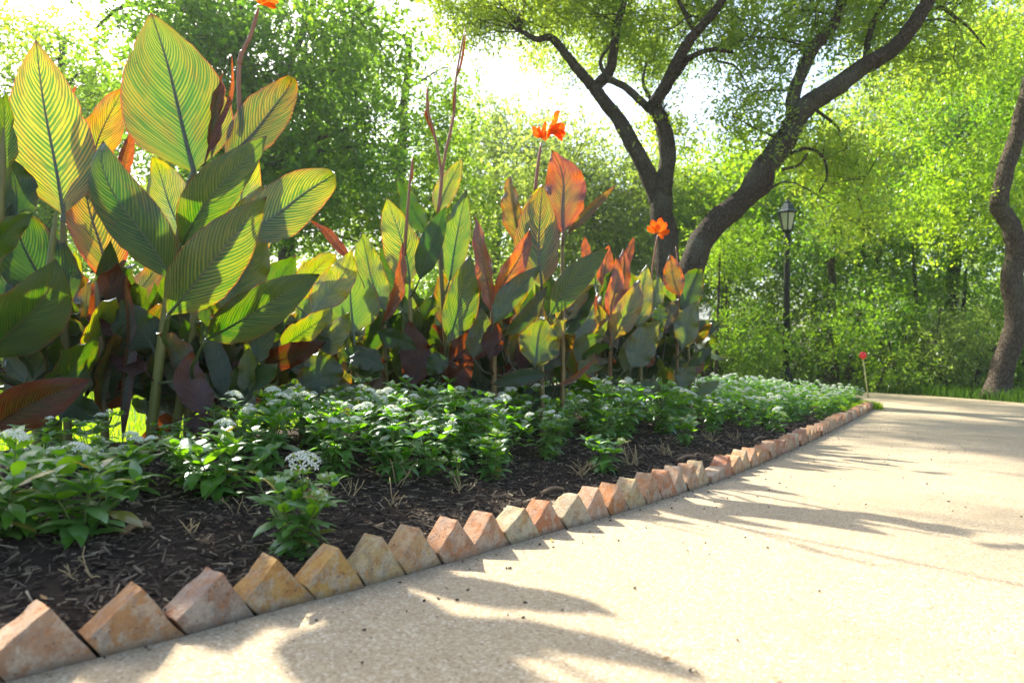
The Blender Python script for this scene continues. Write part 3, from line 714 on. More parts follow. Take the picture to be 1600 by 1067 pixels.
# --- middle clump
C1 = Canna(640, 4.0, 'canna with lime green leaves and one short bare reddish spike')
C1.stem([(640, 690), (642, 560), (640, 440)], .014, .009, .25)
C1.stem([(606, 680), (602, 560), (600, 470)], .013, .009, .2)
C1.leaf((640, 445), (604, 308), 66, (.06, .75, 1.05), roll=8, bend=18, stalk=(641, 500))
C1.leaf((603, 485), (564, 362), 58, (.0, .65, 1.05), roll=-10, bend=22, dz=-.05, stalk=(605, 540))
C1.leaf((626, 480), (596, 375), 42, 'D', roll=-25, dz=.08, fold=20)
C1.leaf((597, 505), (629, 378), 26, (.85, .45, .7), roll=25, fold=35, bend=-35, dz=-.15, stalk=(594, 560))
C1.leaf((668, 365), (621, 280), 34, (.0, .15, .6), roll=-25, bend=18, dz=.1)
C1.leaf((655, 438), (698, 322), 46, (.0, .1, .45), roll=10, fold=14, bend=-18, dz=-.1, stalk=(650, 500))
C1.leaf((640, 520), (615, 440), 50, (.0, .6, 1.0), roll=10, dz=.12)
C1.leaf((640, 560), (650, 480), 48, 'LG', roll=-10, dz=.2)
C1.leaf((590, 518), (652, 546), 36, (.08, .15, .45), roll=10, bend=-40, dz=-.2)
C1.leaf((648, 605), (640, 500), 58, (.95, .1, .3), roll=10, bend=20, dz=-.1)
C1.leaf((700, 560), (668, 585), 40, 'D', roll=10, bend=-60, dz=-.2)
C1.fill(12, 585, 680, 500, 640, ['D', 'D', 'G', 'DR', 'LG'], L=(60, 100), seed=17)
C1.stem([(632, 400), (636, 340), (640, 290), (645, 245)], .007, .004, .95, 'flower_stalk')
C2 = Canna(700, 4.1, 'canna with bright green leaves under two long bare flower spikes')
C2.stem([(700, 690), (698, 560), (690, 440), (683, 330)], .014, .008, .25)
C2.leaf((702, 440), (729, 296), 56, (.0, .5, .95), roll=10, bend=16, dz=.0, stalk=(698, 500), wave=.04)
C2.leaf((683, 335), (722, 248), 42, (.12, 1.0, 1.05), roll=-10, bend=20, dz=.05, wave=.05)
C2.leaf((700, 535), (735, 398), 66, (.02, .45, .75), roll=5, fold=12, bend=20, dz=-.15, stalk=(698, 590))
C2.leaf((735, 490), (715, 400), 44, 'YG', roll=-20, dz=.15)
C2.leaf((705, 565), (772, 500), 60, (.95, .25, .35), roll=10, bend=25, dz=-.12)
C2.leaf((690, 600), (740, 560), 50, 'DR', roll=10, bend=-30, dz=-.1)
C2.leaf((735, 500), (770, 440), 40, 'G', roll=20, dz=.1)
C2.fill(12, 680, 775, 500, 640, ['D', 'DR', 'G', 'BG', 'DR'], L=(60, 100), seed=19)
C2.stem([(684, 335), (690, 280), (680, 215), (668, 170), (669, 132)], .007, .004, .9, 'flower_stalk')
C2.stem([(684, 335), (694, 250), (709, 180), (713, 120), (727, 42)], .007, .004, .9, 'flower_stalk')
for (x, y, x2, y2) in ((668, 190, 668, 135), (677, 215, 668, 165), (709, 190, 714, 120), (713, 125, 728, 50), (697, 232, 709, 175), (644, 285, 645, 244)):
    C2.leaf((x, y), (x2, y2), 7, (.9, .5, .5), roll=20, fold=50, bend=5, wave=0, nv=8, nu=4, stalk=(x, y + 4), name='bract')
C3 = Canna(772, 3.95, 'canna whose two bare orange leaves open in a V in the middle clump')
C3.stem([(772, 690), (772, 560), (768, 480)], .013, .009, .5)
C3.leaf((768, 488), (743, 335), 34, (.80, 1.0, 1.1), roll=-30, fold=28, bend=-25, dz=-.1, stalk=(770, 540))
C3.leaf((770, 470), (828, 357), 44, (.85, 1.0, 1.0), roll=20, fold=22, bend=-15, dz=-.08, stalk=(771, 530))
C3.leaf((772, 505), (846, 414), 46, (.0, .45, .85), roll=-5, bend=20, dz=-.15, stalk=(770, 560))
C3.leaf((787, 525), (856, 446), 30, (.3, .3, .5), roll=15, fold=20, bend=-20, dz=-.2)
C3.leaf((740, 560), (752, 480), 44, (.2, .6, .8), roll=10, dz=-.05)
C3.leaf((855, 585), (768, 600), 30, (.15, .1, .4), roll=10, bend=-40, dz=-.2)
C3.leaf((765, 560), (776, 500), 40, 'DR', roll=10, dz=-.1)
C3.fill(9, 745, 830, 500, 640, ['D', 'DR', 'G', 'BG'], L=(60, 95), seed=23)
C4 = Canna(850, 4.05, 'canna with glowing orange top leaves and a ragged orange flower above')
C4.stem([(848, 680), (846, 560), (846, 440)], .014, .009, .4)
C4.stem([(878, 670), (880, 520), (878, 350)], .013, .008, .4, dz=.1)
C4.leaf((846, 446), (848, 288), 84, (.36, .55, .8), roll=10, fold=8, bend=14, dz=-.12, stalk=(846, 500), wave=.02, nv=26, nu=12)
C4.leaf((880, 365), (862, 234), 82, (.78, 1.0, 1.15), roll=-4, fold=6, bend=16, dz=.08, stalk=(880, 420))
C4.leaf((820, 400), (846, 288), 56, (.12, 1.0, 1.2), roll=10, bend=12, dz=.04)
C4.leaf((812, 380), (796, 274), 38, (.55, .9, .9), roll=-25, fold=20, bend=-20, dz=.04, stalk=(825, 430))
C4.leaf((886, 366), (963, 289), 20, (.6, .7, .8), roll=20, fold=30, bend=-12, dz=-.05, stalk=(870, 400))
C4.leaf((860, 492), (951, 388), 52, (.03, .3, .65), roll=12, fold=10, bend=-20, dz=-.2, stalk=(852, 540), wave=.02)
C4.leaf((835, 570), (850, 500), 74, (.02, .7, .8), roll=10, bend=40, dz=-.22, curl=60)
C4.leaf((842, 575), (884, 498), 40, (.12, .9, 1.0), roll=20, dz=-.1)
C4.leaf((870, 500), (895, 450), 36, 'YO', roll=10, dz=.12)
C4.leaf((868, 602), (930, 562), 14, (.8, .9, .9), roll=20, fold=50, bend=0, dz=-.25, wave=0)
C4.fill(12, 815, 900, 490, 620, ['D', 'YG', 'G', 'BG', 'YO'], L=(60, 95), seed=27)
C4.stem([(836, 300), (840, 262), (846, 222)], .008, .006, .95, 'flower_stalk', dz=.1)
flower(C4, 852, 205, 1.0, 4.15, [(3, 10, 28, 36, 9, 20), (6, 4, 58, 28, 18, 0), (8, 2, 95, 24, 15, 20), (8, 0, 130, 24, 9, 40), (-2, 14, -42, 28, 9, 10), (-2, 14, -22, 24, 8, 40), (-4, 10, -62, 18, 7, 0), (14, -14, 24, 20, 9, 0), (0, 14, 2, 30, 6, 20), (2, 14, 22, 26, 8, 30), (4, 12, 40, 24, 8, 60), (0, 16, -8, 22, 8, 0)])
# --- right clump
D1 = Canna(915, 5.1, 'canna with dark plum red leaf tips behind a long green leaf')
D1.stem([(915, 660), (913, 560), (910, 510)], .013, .009, .5)
D1.leaf((908, 522), (937, 444), 42, (.75, .5, .65), roll=10, bend=20, stalk=(912, 560))
D1.leaf((896, 527), (885, 462), 28, (.02, .8, 1.1), roll=5, dz=-.1)
D1.leaf((917, 412), (914, 370), 20, (.9, .7, .8), roll=10, dz=.2, stalk=(918, 460))
D1.leaf((880, 545), (872, 470), 30, 'YO', roll=15, dz=.1)
D1.leaf((912, 562), (922, 512), 40, (.0, .5, .95), roll=5, dz=-.15)
D1.leaf((930, 590), (900, 540), 40, 'BG', roll=10, dz=-.1)
D1.leaf((895, 560), (950, 500), 24, 'YG', roll=20, fold=25, dz=-.2)
D1.fill(12, 880, 950, 490, 610, ['D', 'YG', 'G', 'BG', 'YO'], L=(45, 80), seed=31)
D2 = Canna(955, 5.2, 'canna with fiery red leaf standing beside dark tipped ones in the right clump')
D2.stem([(952, 650), (954, 560), (958, 480)], .013, .009, .6)
D2.leaf((953, 496), (962, 402), 34, (.82, .95, 1.1), roll=5, bend=12, dz=-.1, stalk=(954, 540))
D2.leaf((945, 455), (951, 382), 32, (.85, .9, 1.0), roll=10, dz=.08)
D2.leaf((963, 482), (974, 388), 38, (.75, .7, .9), roll=-10, dz=.02)
D2.leaf((970, 430), (991, 369), 20, (.9, .5, .6), roll=-10, dz=.15)
D2.leaf((936, 470), (930, 400), 40, (.1, .8, 1.0), roll=10, dz=.15)
D2.leaf((958, 532), (999, 436), 44, (.35, 1.0, 1.05), roll=10, fold=12, bend=-15, dz=-.2, stalk=(955, 570), curl=-30)
D2.leaf((965, 545), (930, 470), 30, 'YO', roll=10, dz=.0)
D2.leaf((975, 580), (1010, 500), 46, 'YG', roll=10, dz=-.1)
D2.fill(10, 940, 1000, 490, 600, ['D', 'YG', 'G', 'BG'], L=(45, 80), seed=33)
D3 = Canna(1005, 5.3, 'canna with a tall yellow leaf and a single orange bloom on a thin stalk above')
D3.stem([(1003, 650), (1000, 560), (998, 500)], .013, .009, .3)
D3.leaf((998, 515), (1011, 413), 46, (.15, 1.0, 1.15), roll=-4, bend=12, dz=-.15, stalk=(1000, 560))
D3.leaf((985, 575), (1028, 500), 50, (.03, .8, .9), roll=0, bend=22, dz=-.25, stalk=(985, 610))
D3.leaf((1010, 500), (1030, 430), 36, 'LG', roll=-10, dz=.05)
D3.leaf((1030, 505), (1032, 475), 26, 'GS', roll=-10, dz=-.15, curl=40)
D3.leaf((1012, 575), (1020, 545), 22, (.85, .9, 1.0), roll=-10, dz=-.2)
D3.leaf((1030, 612), (992, 600), 34, (.02, .8, .9), roll=10, bend=-70, dz=-.3)
D3.leaf((1005, 560), (1040, 490), 34, 'LG', roll=-10, dz=.1)
D3.fill(9, 985, 1045, 500, 610, ['D', 'YG', 'G', 'BG'], L=(45, 75), seed=35)
D3.stem([(1020, 520), (1018, 440), (1022, 400), (1028, 366)], .006, .005, .9, 'flower_stalk', dz=.1)
flower(D3, 1027, 362, 1.0, 5.4, [(0, 2, -60, 18, 10, 0), (0, 0, -25, 20, 11, 30), (2, 0, 10, 22, 10, 0), (2, 2, 40, 20, 12, 20), (3, 2, 80, 17, 10, -10), (0, 4, 120, 12, 8, 30), (0, 2, -5, 16, 7, 50)])
D4 = Canna(1062, 5.5, 'last canna on the right with a square cut grey-green leaf top')
D4.stem([(1058, 640), (1058, 560), (1060, 450)], .013, .008, .5)
D4.stem([(1078, 640), (1076, 560), (1070, 480)], .012, .008, .3)
D4.leaf((1062, 462), (1047, 397), 36, (.65, .8, .85), roll=-5, bend=15, dz=-.1, stalk=(1060, 500))
D4.leaf((1066, 486), (1092, 422), 46, (.08, .3, .6), roll=5, bend=25, curl=120, dz=.0)
D4.leaf((1066, 545), (1090, 470), 46, (.04, .8, 1.0), roll=-5, bend=15, dz=-.1, stalk=(1064, 580))
D4.leaf((1050, 500), (1042, 430), 34, 'LG', roll=5, dz=.08)
D4.leaf((1075, 572), (1112, 542), 22, 'GS', roll=10, bend=-40, dz=-.15)
D4.leaf((1062, 606), (1085, 560), 34, 'YG', roll=5, dz=-.1, bend=40)
D4.leaf((1090, 585), (1096, 556), 22, (.8, 1.0, 1.1), roll=-10, dz=.0)
D4.leaf((1080, 610), (1125, 596), 22, 'LG', roll=10, bend=-30, dz=-.1)
D4.fill(10, 1045, 1095, 500, 600, ['D', 'YG', 'G', 'BG', 'LG'], L=(40, 72), seed=37)
D4.stem([(1060, 470), (1059, 420), (1056, 385)], .007, .004, .9, 'flower_stalk')
# second row behind, seen between the front plants
back = [(20, 3.6, 'canna standing behind the dark leaves at the left frame edge'), (330, 3.7, 'canna standing in the shade behind the fan of broad leaves'),
        (610, 4.8, 'canna in the back row behind the lime green leaves of the middle clump'), (800, 4.9, 'canna in the back row behind the orange V leaves'), (960, 6.0, 'canna in the back row behind the fiery red leaf')]
for i, (bx, Z, lab) in enumerate(back):
    K = Canna(bx, Z, lab); sc = 3.2 / Z
    for j in (-1, 0, 1): K.stem([(bx + j * 40 * sc, 690 - 20 * i), (bx + j * 34 * sc, 580), (bx + j * 30 * sc, 470)], .014, .009, .2, dz=j * .1)
    K.fill(14, bx - 100 * sc, bx + 100 * sc, 470 + 8 * i, 610 - 2 * i, ['D', 'G', 'YG', 'BG', 'DR', 'D'], L=(90 * sc, 140 * sc), seed=50 + i, dz=(-.15, .25))

# ------------------------------------------------------------------ pentas (white flowering bedding)
pl_leaf = []
for v in range(4):
    m = MB(); vs_, fs, uv, uv2, lt = leaf_verts(1, .40, PENTA_P, 6, 4, 14, 50 + 12 * v, .02, 6 * (v - 1.5), 0, v)
    m.add(vs_, fs); pl_leaf.append((m.v, m.f, m.mesh('penta_leaf', [M['penta_leaf']])))
yl = MB(); yl.add(pl_leaf[0][0], pl_leaf[0][1]); yellow_leaf = yl.mesh('penta_leaf_yellow', [M['penta_leaf_yellow']])
def head_mesh(seed, n=30, R=.030, bud=False):
    r = random.Random(seed); m = MB()
    for i in range(n):
        ph = i * 2.39996; rr = math.sqrt((i + .5) / n); zz = .45 * R * (1 - rr * rr) + r.uniform(-.002, .003)
        c = Vector((R * rr * math.cos(ph), R * rr * math.sin(ph), zz)); nrm = Vector((c.x * 1.1, c.y * 1.1, R * .9)).normalized()
        if r.random() < (.9 if bud else .12):
            m.tube([c - nrm * .010, c + nrm * .005], [.0012, .0018], 4, 1); continue
        A = frame_from(nrm.orthogonal(), nrm); a0 = r.uniform(0, 6.28); pts = [c]; L = .0085
        for k in range(5):
            a = a0 + k * 1.2566
            e = A @ Vector((math.cos(a) * L, math.sin(a) * L, -.001 + r.uniform(-.001, .002))); s1 = A @ Vector((math.cos(a - .38) * L * .6, math.sin(a - .38) * L * .6, .0006)); s2 = A @ Vector((math.cos(a + .38) * L * .6, math.sin(a + .38) * L * .6, .0006))
            m.add([c, c + s1, c + e, c + s2], [(0, 1, 2, 3)], 0)
        m.tube([c - nrm * .013, c], [.0008, .001], 3, 1, False)
    return m.mesh('flower_head', [M['penta_white'], M['penta_bud']], smooth=False)
heads = [head_mesh(i) for i in range(4)] + [head_mesh(9, 14, .018)]
bud_head = head_mesh(20, 22, .016, True)
def penta_plan(seed, H, spread, nst, nodes, Ls, top=True):
    """stem polylines, leaf matrices, head matrices"""
    r = random.Random(seed); stems = []; leaves = []; hs = []; H *= 1.2; spread *= 1.2; Ls *= 1.2
    for k in range(nst):
        az = k * 6.283 / nst + r.uniform(-.4, .4); sp = spread * (r.uniform(.35, 1) if k else .1); h = H * r.uniform(.7, 1.0) * (1.0 - .15 * sp / max(spread, .01))
        P = [Vector((0, 0, -.02)), Vector((math.cos(az) * sp * .45, math.sin(az) * sp * .45, h * .45)), Vector((math.cos(az) * sp, math.sin(az) * sp, h))]
        Q = smooth_poly(P, 5); stems.append(Q)
        for n_ in range(nodes):
            t = .18 + .82 * n_ / max(1, nodes - 1); q = Q[min(len(Q) - 1, int(t * (len(Q) - 1)))]
            topn = n_ >= nodes - 2; cnt = 4 if topn else 2 + (r.random() < .5)
            for j in range(cnt):
                a = n_ * 1.57 + j * 6.283 / cnt + r.uniform(-.35, .35) + az
                pit = (r.uniform(.15, .75) if topn else r.uniform(-.55, .35)); L = Ls * r.uniform(.7, 1.15) * (.7 if n_ == nodes - 1 else 1.0)
                d = Vector((math.cos(a) * math.cos(pit), math.sin(a) * math.cos(pit), math.sin(pit)))
                up = Vector((r.uniform(-.3, .3), r.uniform(-.3, .3), 1)); Rm = frame_from(d, up)
                # leaves bend downwards: flip so that positive bend arches over
                Rm = Rm @ Matrix.Rotation(math.pi, 3, 'Y')
                leaves.append((q, Rm, L, r.randrange(4)))
        hs.append(Q[-1])
    return stems, leaves, hs
def stems_mesh(stems, mat):
    m = MB()
    for Q in stems: m.tube(Q, [.0032 - .0016 * i / len(Q) for i in range(len(Q))], 5)
    return m.mesh('stem', [mat])
PG = 'white flowering bedding plants in front of the cannas'
def hero_penta(px, py, H, spread, label, nst=6, nodes=5, Ls=.07, nheads=2, seed=0, dead=0, hs_scale=1.0):
    p = bed_at(px, py); o = thing('bedding_plant', p, label, 'bedding plant', PG)
    stems, leaves, hs = penta_plan(seed, H, spread, nst, nodes, Ls)
    link('stem', stems_mesh(stems, M['stem_green']), o)
    r = random.Random(seed)
    for (q, Rm, L, v) in leaves:
        l = link('leaf', yellow_leaf if r.random() < .03 else pl_leaf[v][2], o, q)
        l.rotation_mode = 'QUATERNION'; l.rotation_quaternion = Rm.to_quaternion(); l.scale = (L, L, L)
    for i, q in enumerate(hs):
        if i < nheads:
            h = link('flower_head', heads[r.randrange(4)], o, q + Vector((0, 0, .030))); sc = 1.2 * hs_scale * r.uniform(.8, 1.05); h.scale = (sc,) * 3; h.rotation_euler = (r.uniform(-.3, .3), r.uniform(-.3, .3), r.uniform(0, 6))
        elif r.random() < .4:
            link('bud_head', bud_head, o, q + Vector((0, 0, .014)))
    return o
hero_penta(464, 862, .165, .105, 'small white pentas plant standing alone in the mulch behind the ochre bricks', 10, 5, .066, 1, 1, hs_scale=1.25)
hero_penta(128, 838, .155, .12, 'broad leafed pentas plant with yellowing lower leaves, alone at the left behind the bricks', 7, 5, .085, 0, 2)
hero_penta(10, 835, .19, .14, 'pentas plant cut by the left frame edge, darker green than its neighbour', 8, 6, .085, 2, 3)
hero_penta(205, 775, .15, .10, 'pentas plant behind the broad leafed one with small white blooms', 6, 5, .075, 3, 4, hs_scale=.7)
hero_penta(340, 775, .17, .13, 'pentas plant leaning over the mulch below the drooping red canna leaf', 7, 6, .08, 1, 5, hs_scale=.8)
hero_penta(770, 748, .14, .07, 'upright green pentas tuft at the front edge below the middle cannas', 6, 5, .06, 0, 6)
hero_penta(945, 738, .14, .08, 'bushy green pentas tuft in front of the band, beside the dry stalks', 7, 5, .06, 0, 7)
hero_penta(1072, 695, .12, .08, 'small pentas tuft at the front edge beside the dry stubble', 6, 4, .06, 0, 8)
hero_penta(1212, 675, .13, .09, 'bright lime pentas tuft closest to the bricks in the far part', 6, 4, .06, 1, 9)
# generic variants with joined foliage
def joined_penta(seed, H, spread, nst, nodes, Ls):
    stems, leaves, hs = penta_plan(seed, H, spread, nst, nodes, Ls); m = MB()
    for (q, Rm, L, v) in leaves:
        V, F, _ = pl_leaf[v]; m.add([Rm @ (Vector(x) * L) + q for x in V], F)
    return m.mesh('foliage', [M['penta_leaf']]), stems_mesh(stems, M['stem_green']), hs
variants = [joined_penta(100 + i, .27, .15, 8, 6, .075) for i in range(5)]
front = [(-200, 850), (0, 800), (100, 790), (250, 770), (400, 760), (500, 760), (640, 758), (800, 730), (900, 712), (1000, 694), (1150, 672), (1250, 662), (1310, 650), (1345, 634), (1500, 600)]
backl = [(-200, 760), (0, 745), (300, 718), (560, 682), (800, 664), (1000, 640), (1090, 620), (1130, 596), (1250, 594), (1400, 590)]
fx, fy = zip(*front); gx, gy = zip(*backl)
prng = random.Random(5); taken = []; cnt = 0
LM = [(0, 'the rusty hanging canna leaf'), (128, 'the rust red canna leaf'), (240, 'the stems of the largest canna'), (325, 'the drooping dark red canna leaf'), (400, 'the dark plum canna leaves'), (480, 'the amber canna leaf'), (555, 'the broad lime canna leaf'),
      (640, 'the short bare spike'), (700, 'the two long bare spikes'), (772, 'the orange V leaves'), (850, 'the ragged orange flower'), (915, 'the plum red leaf tips'), (960, 'the fiery red leaf'), (1015, 'the lone orange bloom'), (1075, 'the last canna')]
NW = ['no open bloom', 'one bloom', 'two blooms', 'three blooms', 'four blooms', 'five blooms', 'six blooms', 'seven blooms', 'eight blooms']
def plabel(px, py, nh):
    a, b = np.interp(px, fx, fy), np.interp(px, gx, gy); t = (py - b) / max(1, a - b)
    row = 'back row' if t < .34 else ('middle row' if t < .67 else 'front row')
    if px < 1100: return 'pentas with %s, %s, below %s' % (NW[nh], row, min(LM, key=lambda l: abs(l[0] - px))[1])
    part = 'just past the last canna' if px < 1180 else ('in front of the lamp post' if px < 1260 else 'towards the grassy corner')
    return 'pentas with %s, %s of the far patch, %s' % (NW[nh], row, part)
for tr in range(9000):
    s = arc[-1] * prng.random(); d = prng.uniform(.15, 3.8); p, t = on_line(s); n = Vector((-t.y, t.x, 0)); q = p + n * d
    if q.y < 1.2: continue
    px, py = proj((q.x, q.y, bedz(q.x, q.y)))
    if px < -120 or px > 1345: continue
    if py > np.interp(px, fx, fy) or py < np.interp(px, gx, gy): continue
    sep = .165 if q.y < 4.4 else (.22 if q.y < 7 else .26)
    if any((q.x - a) ** 2 + (q.y - b) ** 2 < sep * sep for a, b in taken): continue
    taken.append((q.x, q.y)); cnt += 1
    fol, stm, hs = variants[prng.randrange(5)]
    sc = prng.uniform(.68, 1.0) * (.95 if px < 1100 else .9)
    if px < 400: sc *= .68
    flags = []
    for h in hs: flags.append(prng.random())
    want = .75 if px > 1080 else (.48 if px > 380 else .25); nh = sum(f < want for f in flags)
    o = thing('bedding_plant', (q.x, q.y, bedz(q.x, q.y)), plabel(px, py, nh), 'bedding plant', 'white pentas ' + ('far patch' if px > 1100 else 'band below the cannas'), prng.uniform(0, 6.28))
    o.scale = (sc,) * 3
    link('foliage', fol, o)['kind'] = 'stuff'
    if px < 1000: link('stem', stm, o)
    for h, fl in zip(hs, flags):
        if fl < want:
            hd = link('flower_head', heads[prng.randrange(5)], o, h + Vector((0, 0, .030))); k = prng.uniform(.6, 1.15); hd.scale = (k,) * 3; hd.rotation_euler = (prng.uniform(-.3, .3), prng.uniform(-.3, .3), prng.uniform(0, 6))
        elif prng.random() < .3: link('bud_head', bud_head, o, h + Vector((0, 0, .014)))
print('pentas', cnt)

# dry stalks left from cut plants
def dry_clump(px, py, H, n, seed, label, mat='stem_dry', green=False):
    p = bed_at(px, py); r = random.Random(seed); H *= 1.2; o = thing('dry_stalks', p, label, 'dry stalks', 'dry stalks in the mulch')
    for i in range(n):
        m = MB(); a = r.uniform(0, 6.28); l = H * r.uniform(.5, 1.1); b = Vector((r.uniform(-.02, .02), r.uniform(-.02, .02), -.01))
        P = [b]; d = Vector((math.cos(a) * .6, math.sin(a) * .6, 1)).normalized()
        for k in range(4):
            P.append(P[-1] + d * l / 4); d = (d + Vector((r.uniform(-.5, .5), r.uniform(-.5, .5), r.uniform(-.3, .2)))).normalized()
        m.tube(P, [.0022, .002, .0017, .0014, .001], 5)
        if r.random() < .7: m.tube([P[2], P[2] + Vector((r.uniform(-1, 1), r.uniform(-1, 1), .8)).normalized() * l * .4], [.0014, .0008], 4)
        link('stalk', m.mesh('stalk', [M[mat]]), o)
    return o
for i, (px, py, H, n, lab) in enumerate([
        (130, 905, .075, 4, 'pale forked dry stalks in the mulch below the broad leafed plant at the left'),
        (300, 835, .06, 4, 'bent straw coloured stalks lying in the open mulch'), (378, 800, .07, 3, 'three thin dry stalks left of the small lone pentas'),
        (548, 775, .06, 4, 'dry stalks just right of the small lone pentas'), (612, 790, .08, 5, 'sprawling dry stalks below the dense white blooms'),
        (622, 760, .10, 3, 'forked dry stalk leaning against the dark pentas foliage'), (722, 770, .09, 5, 'dry stalks carrying a few new green leaves'),
        (905, 745, .09, 9, 'dry stalks left of the bushy green tuft'), (990, 728, .10, 11, 'dry stalks right of the bushy green tuft'), (1045, 712, .08, 10, 'dry stubble behind the curved brown twig'),
        (1110, 690, .09, 12, 'dry stubble between two small tufts in the far part'), (1150, 688, .07, 9, 'dry stubble nearest the lime tuft')]):
    dry_clump(px, py, H, n, 200 + i, lab)
hero_penta(715, 762, .10, .05, 'tiny regrowing pentas on dry stalks below the middle cannas', 4, 3, .03, 0, 31)
for i, (x0, y0, x1, y1, lab) in enumerate([(1058, 722, 1086, 716, 'curved brown twig lying on the mulch by the terracotta bricks'), (845, 775, 880, 768, 'brown twig behind the red brick in the middle of the row'), (1178, 690, 1195, 686, 'short twig on mulch near the far bricks'), (190, 838, 232, 826, 'thick pale wood piece lying behind the broad leafed plant')]):
    a = bed_at(x0, y0); b = bed_at(x1, y1); m = MB(); mid = (a + b) / 2 + Vector((0, 0, .012)); r_ = .007 if i < 3 else .009
    m.tube([v - a for v in smooth_poly([a, mid, b], 4)], r_, 7, 0, True, None, .1); tag(link('twig', m.mesh('twig', [M['twig_brown']]), None, a + Vector((0, 0, .008))), lab, 'twig', 'twigs on the mulch')
# fallen leaves on the path and mulch
for i, (px, py, L, lab) in enumerate([(862, 845, .022, 'small yellow fallen leaf on the path beside the bricks'), (1048, 1028, .022, 'thin brown fallen leaf on the path in the lower middle'), (1205, 1058, .016, 'dark brown scrap at the bottom edge of the path'), (1012, 822, .012, 'tiny brown speck of leaf on the path near the brick row'),
                                  (1110, 822, .018, 'pale brown leaf lying on the shaded path'), (1175, 790, .014, 'small reddish leaf on the shaded path'), (1345, 1000, .010, 'crumb of brown leaf on the sunlit path'), (1012, 700, .012, 'leaf scrap far up the path edge')]):
    p = ground(px, py, .004) if i < 7 else bed_at(px, py) + Vector((0, 0, .01)); m = MB(); vs_, fs, uv, uv2, lt = leaf_verts(L, L * .45, PENTA_P, 6, 4, 25, 60, .1, 20, 0, i)
    m.add(vs_, fs); o = link('fallen_leaf', m.mesh('fallen_leaf', [M['penta_leaf_yellow'] if i == 0 else M['dead_leaf']]), None, p + Vector((0, 0, .002))); o.rotation_euler[2] = i * 2.1; tag(o, lab, 'fallen leaf', 'fallen leaves')
lr = random.Random(77)
for i in range(16):
    s = lr.uniform(.8, 5); d = lr.uniform(.08, .5); p, t = on_line(s); q = p + Vector((-t.y, t.x, 0)) * d; L = lr.uniform(.02, .035)
    m = MB(); vs_, fs, uv, uv2, lt = leaf_verts(L, L * .5, PENTA_P, 6, 4, 25, 60, .1, 20, 0, i); m.add(vs_, fs)
    o = link('fallen_leaf', m.mesh('fallen_leaf', [M['dead_leaf']]), None, (q.x, q.y, bedz(q.x, q.y) + .012)); o.rotation_euler = (lr.uniform(-.5, .5), lr.uniform(-.5, .5), lr.uniform(0, 6)); tag(o, 'small curled brown leaf lying on the dark mulch', 'fallen leaf', 'curled leaves on the mulch')

# ------------------------------------------------------------------ grass
def blades(name, P, hmin, hmax, wd, mat, lean=.5):
    n = len(P); P = np.asarray(P, float); az = rng.uniform(0, 6.283, n); h = rng.uniform(hmin, hmax, n); ln = rng.uniform(0, lean, n); la = rng.uniform(0, 6.283, n)
    sx = np.stack([np.cos(az), np.sin(az), np.zeros(n)], 1) * wd / 2
    dr = np.stack([np.cos(la) * ln, np.sin(la) * ln, np.ones(n)], 1) * h[:, None]
    mid = P + dr * np.array([.35, .35, .6]); top = P + dr
    V = np.stack([P - sx, P + sx, mid + sx * .7, mid - sx * .7, top], 1).reshape(-1, 3); b = np.arange(n)[:, None] * 5
    F = np.concatenate([b + np.array([0, 1, 2]), b + np.array([0, 2, 3]), b + np.array([3, 2, 4])], 0)
    return quick_mesh(name, V, F, [mat])
gp = []
while len(gp) < 9000:        # corner tuft at the end of the edging
    s = arc[-1] - random.random() ** 1.3 * 1.3; d = random.uniform(-.04, 1.0); p, t = on_line(s); q = p + Vector((-t.y, t.x, 0)) * d
    if d < .07 and s < arc[-1] - .12: continue
    gp.append((q.x, q.y, -.0))
for _ in range(3000):
    gp.append((tip[0] + random.uniform(-.1, .10), tip[1] + random.uniform(-.05, .9), 0))
tag(link('grass', blades('corner_grass', gp, .05, .10, .006, M['grass'])), 'bright lime grass filling the corner at the end of the brick edging', 'grass', kind='stuff')
gp = []
while len(gp) < 55000:
    x = random.uniform(-11, 5); y = 2.8 + 11.4 * random.random() ** 1.2; d, s = dist_in(x, y)
    if d < 2.2 or (y / ZK > 13 + (3 - x / XK) * .35): continue
    gp.append((x, y, -.012))
tag(link('grass', blades('lawn_grass', gp, .05, .11, .009, M['grass'])), 'sunlit lawn seen in the gaps behind the canna stems', 'grass', kind='stuff')
gp = []
fw = [PL(-8, 21.2), PL(3.4, 16.6)] + far_w + [PL(7.5, 9.9), PL(12, 7.2), PL(22, 5)]
for _ in range(26000):
    i = random.choices(range(len(fw) - 1), [math.dist(fw[j], fw[j + 1]) for j in range(len(fw) - 1)])[0]; t = random.random(); off = random.random() ** 1.4 * 2.2
    ax, ay = fw[i]; bx, by = fw[i + 1]; L = math.dist(fw[i], fw[i + 1]); nx, ny = -(by - ay) / L, (bx - ax) / L
    gp.append((ax + (bx - ax) * t + nx * (off + .03), ay + (by - ay) * t + ny * (off + .03), -.01))
tag(link('border_grass', blades('border_grass', gp, .12, .24, .012, M['border_grass'], 1.0)), 'dark green tufted border grass along the far edge of the path', 'border grass', kind='stuff')

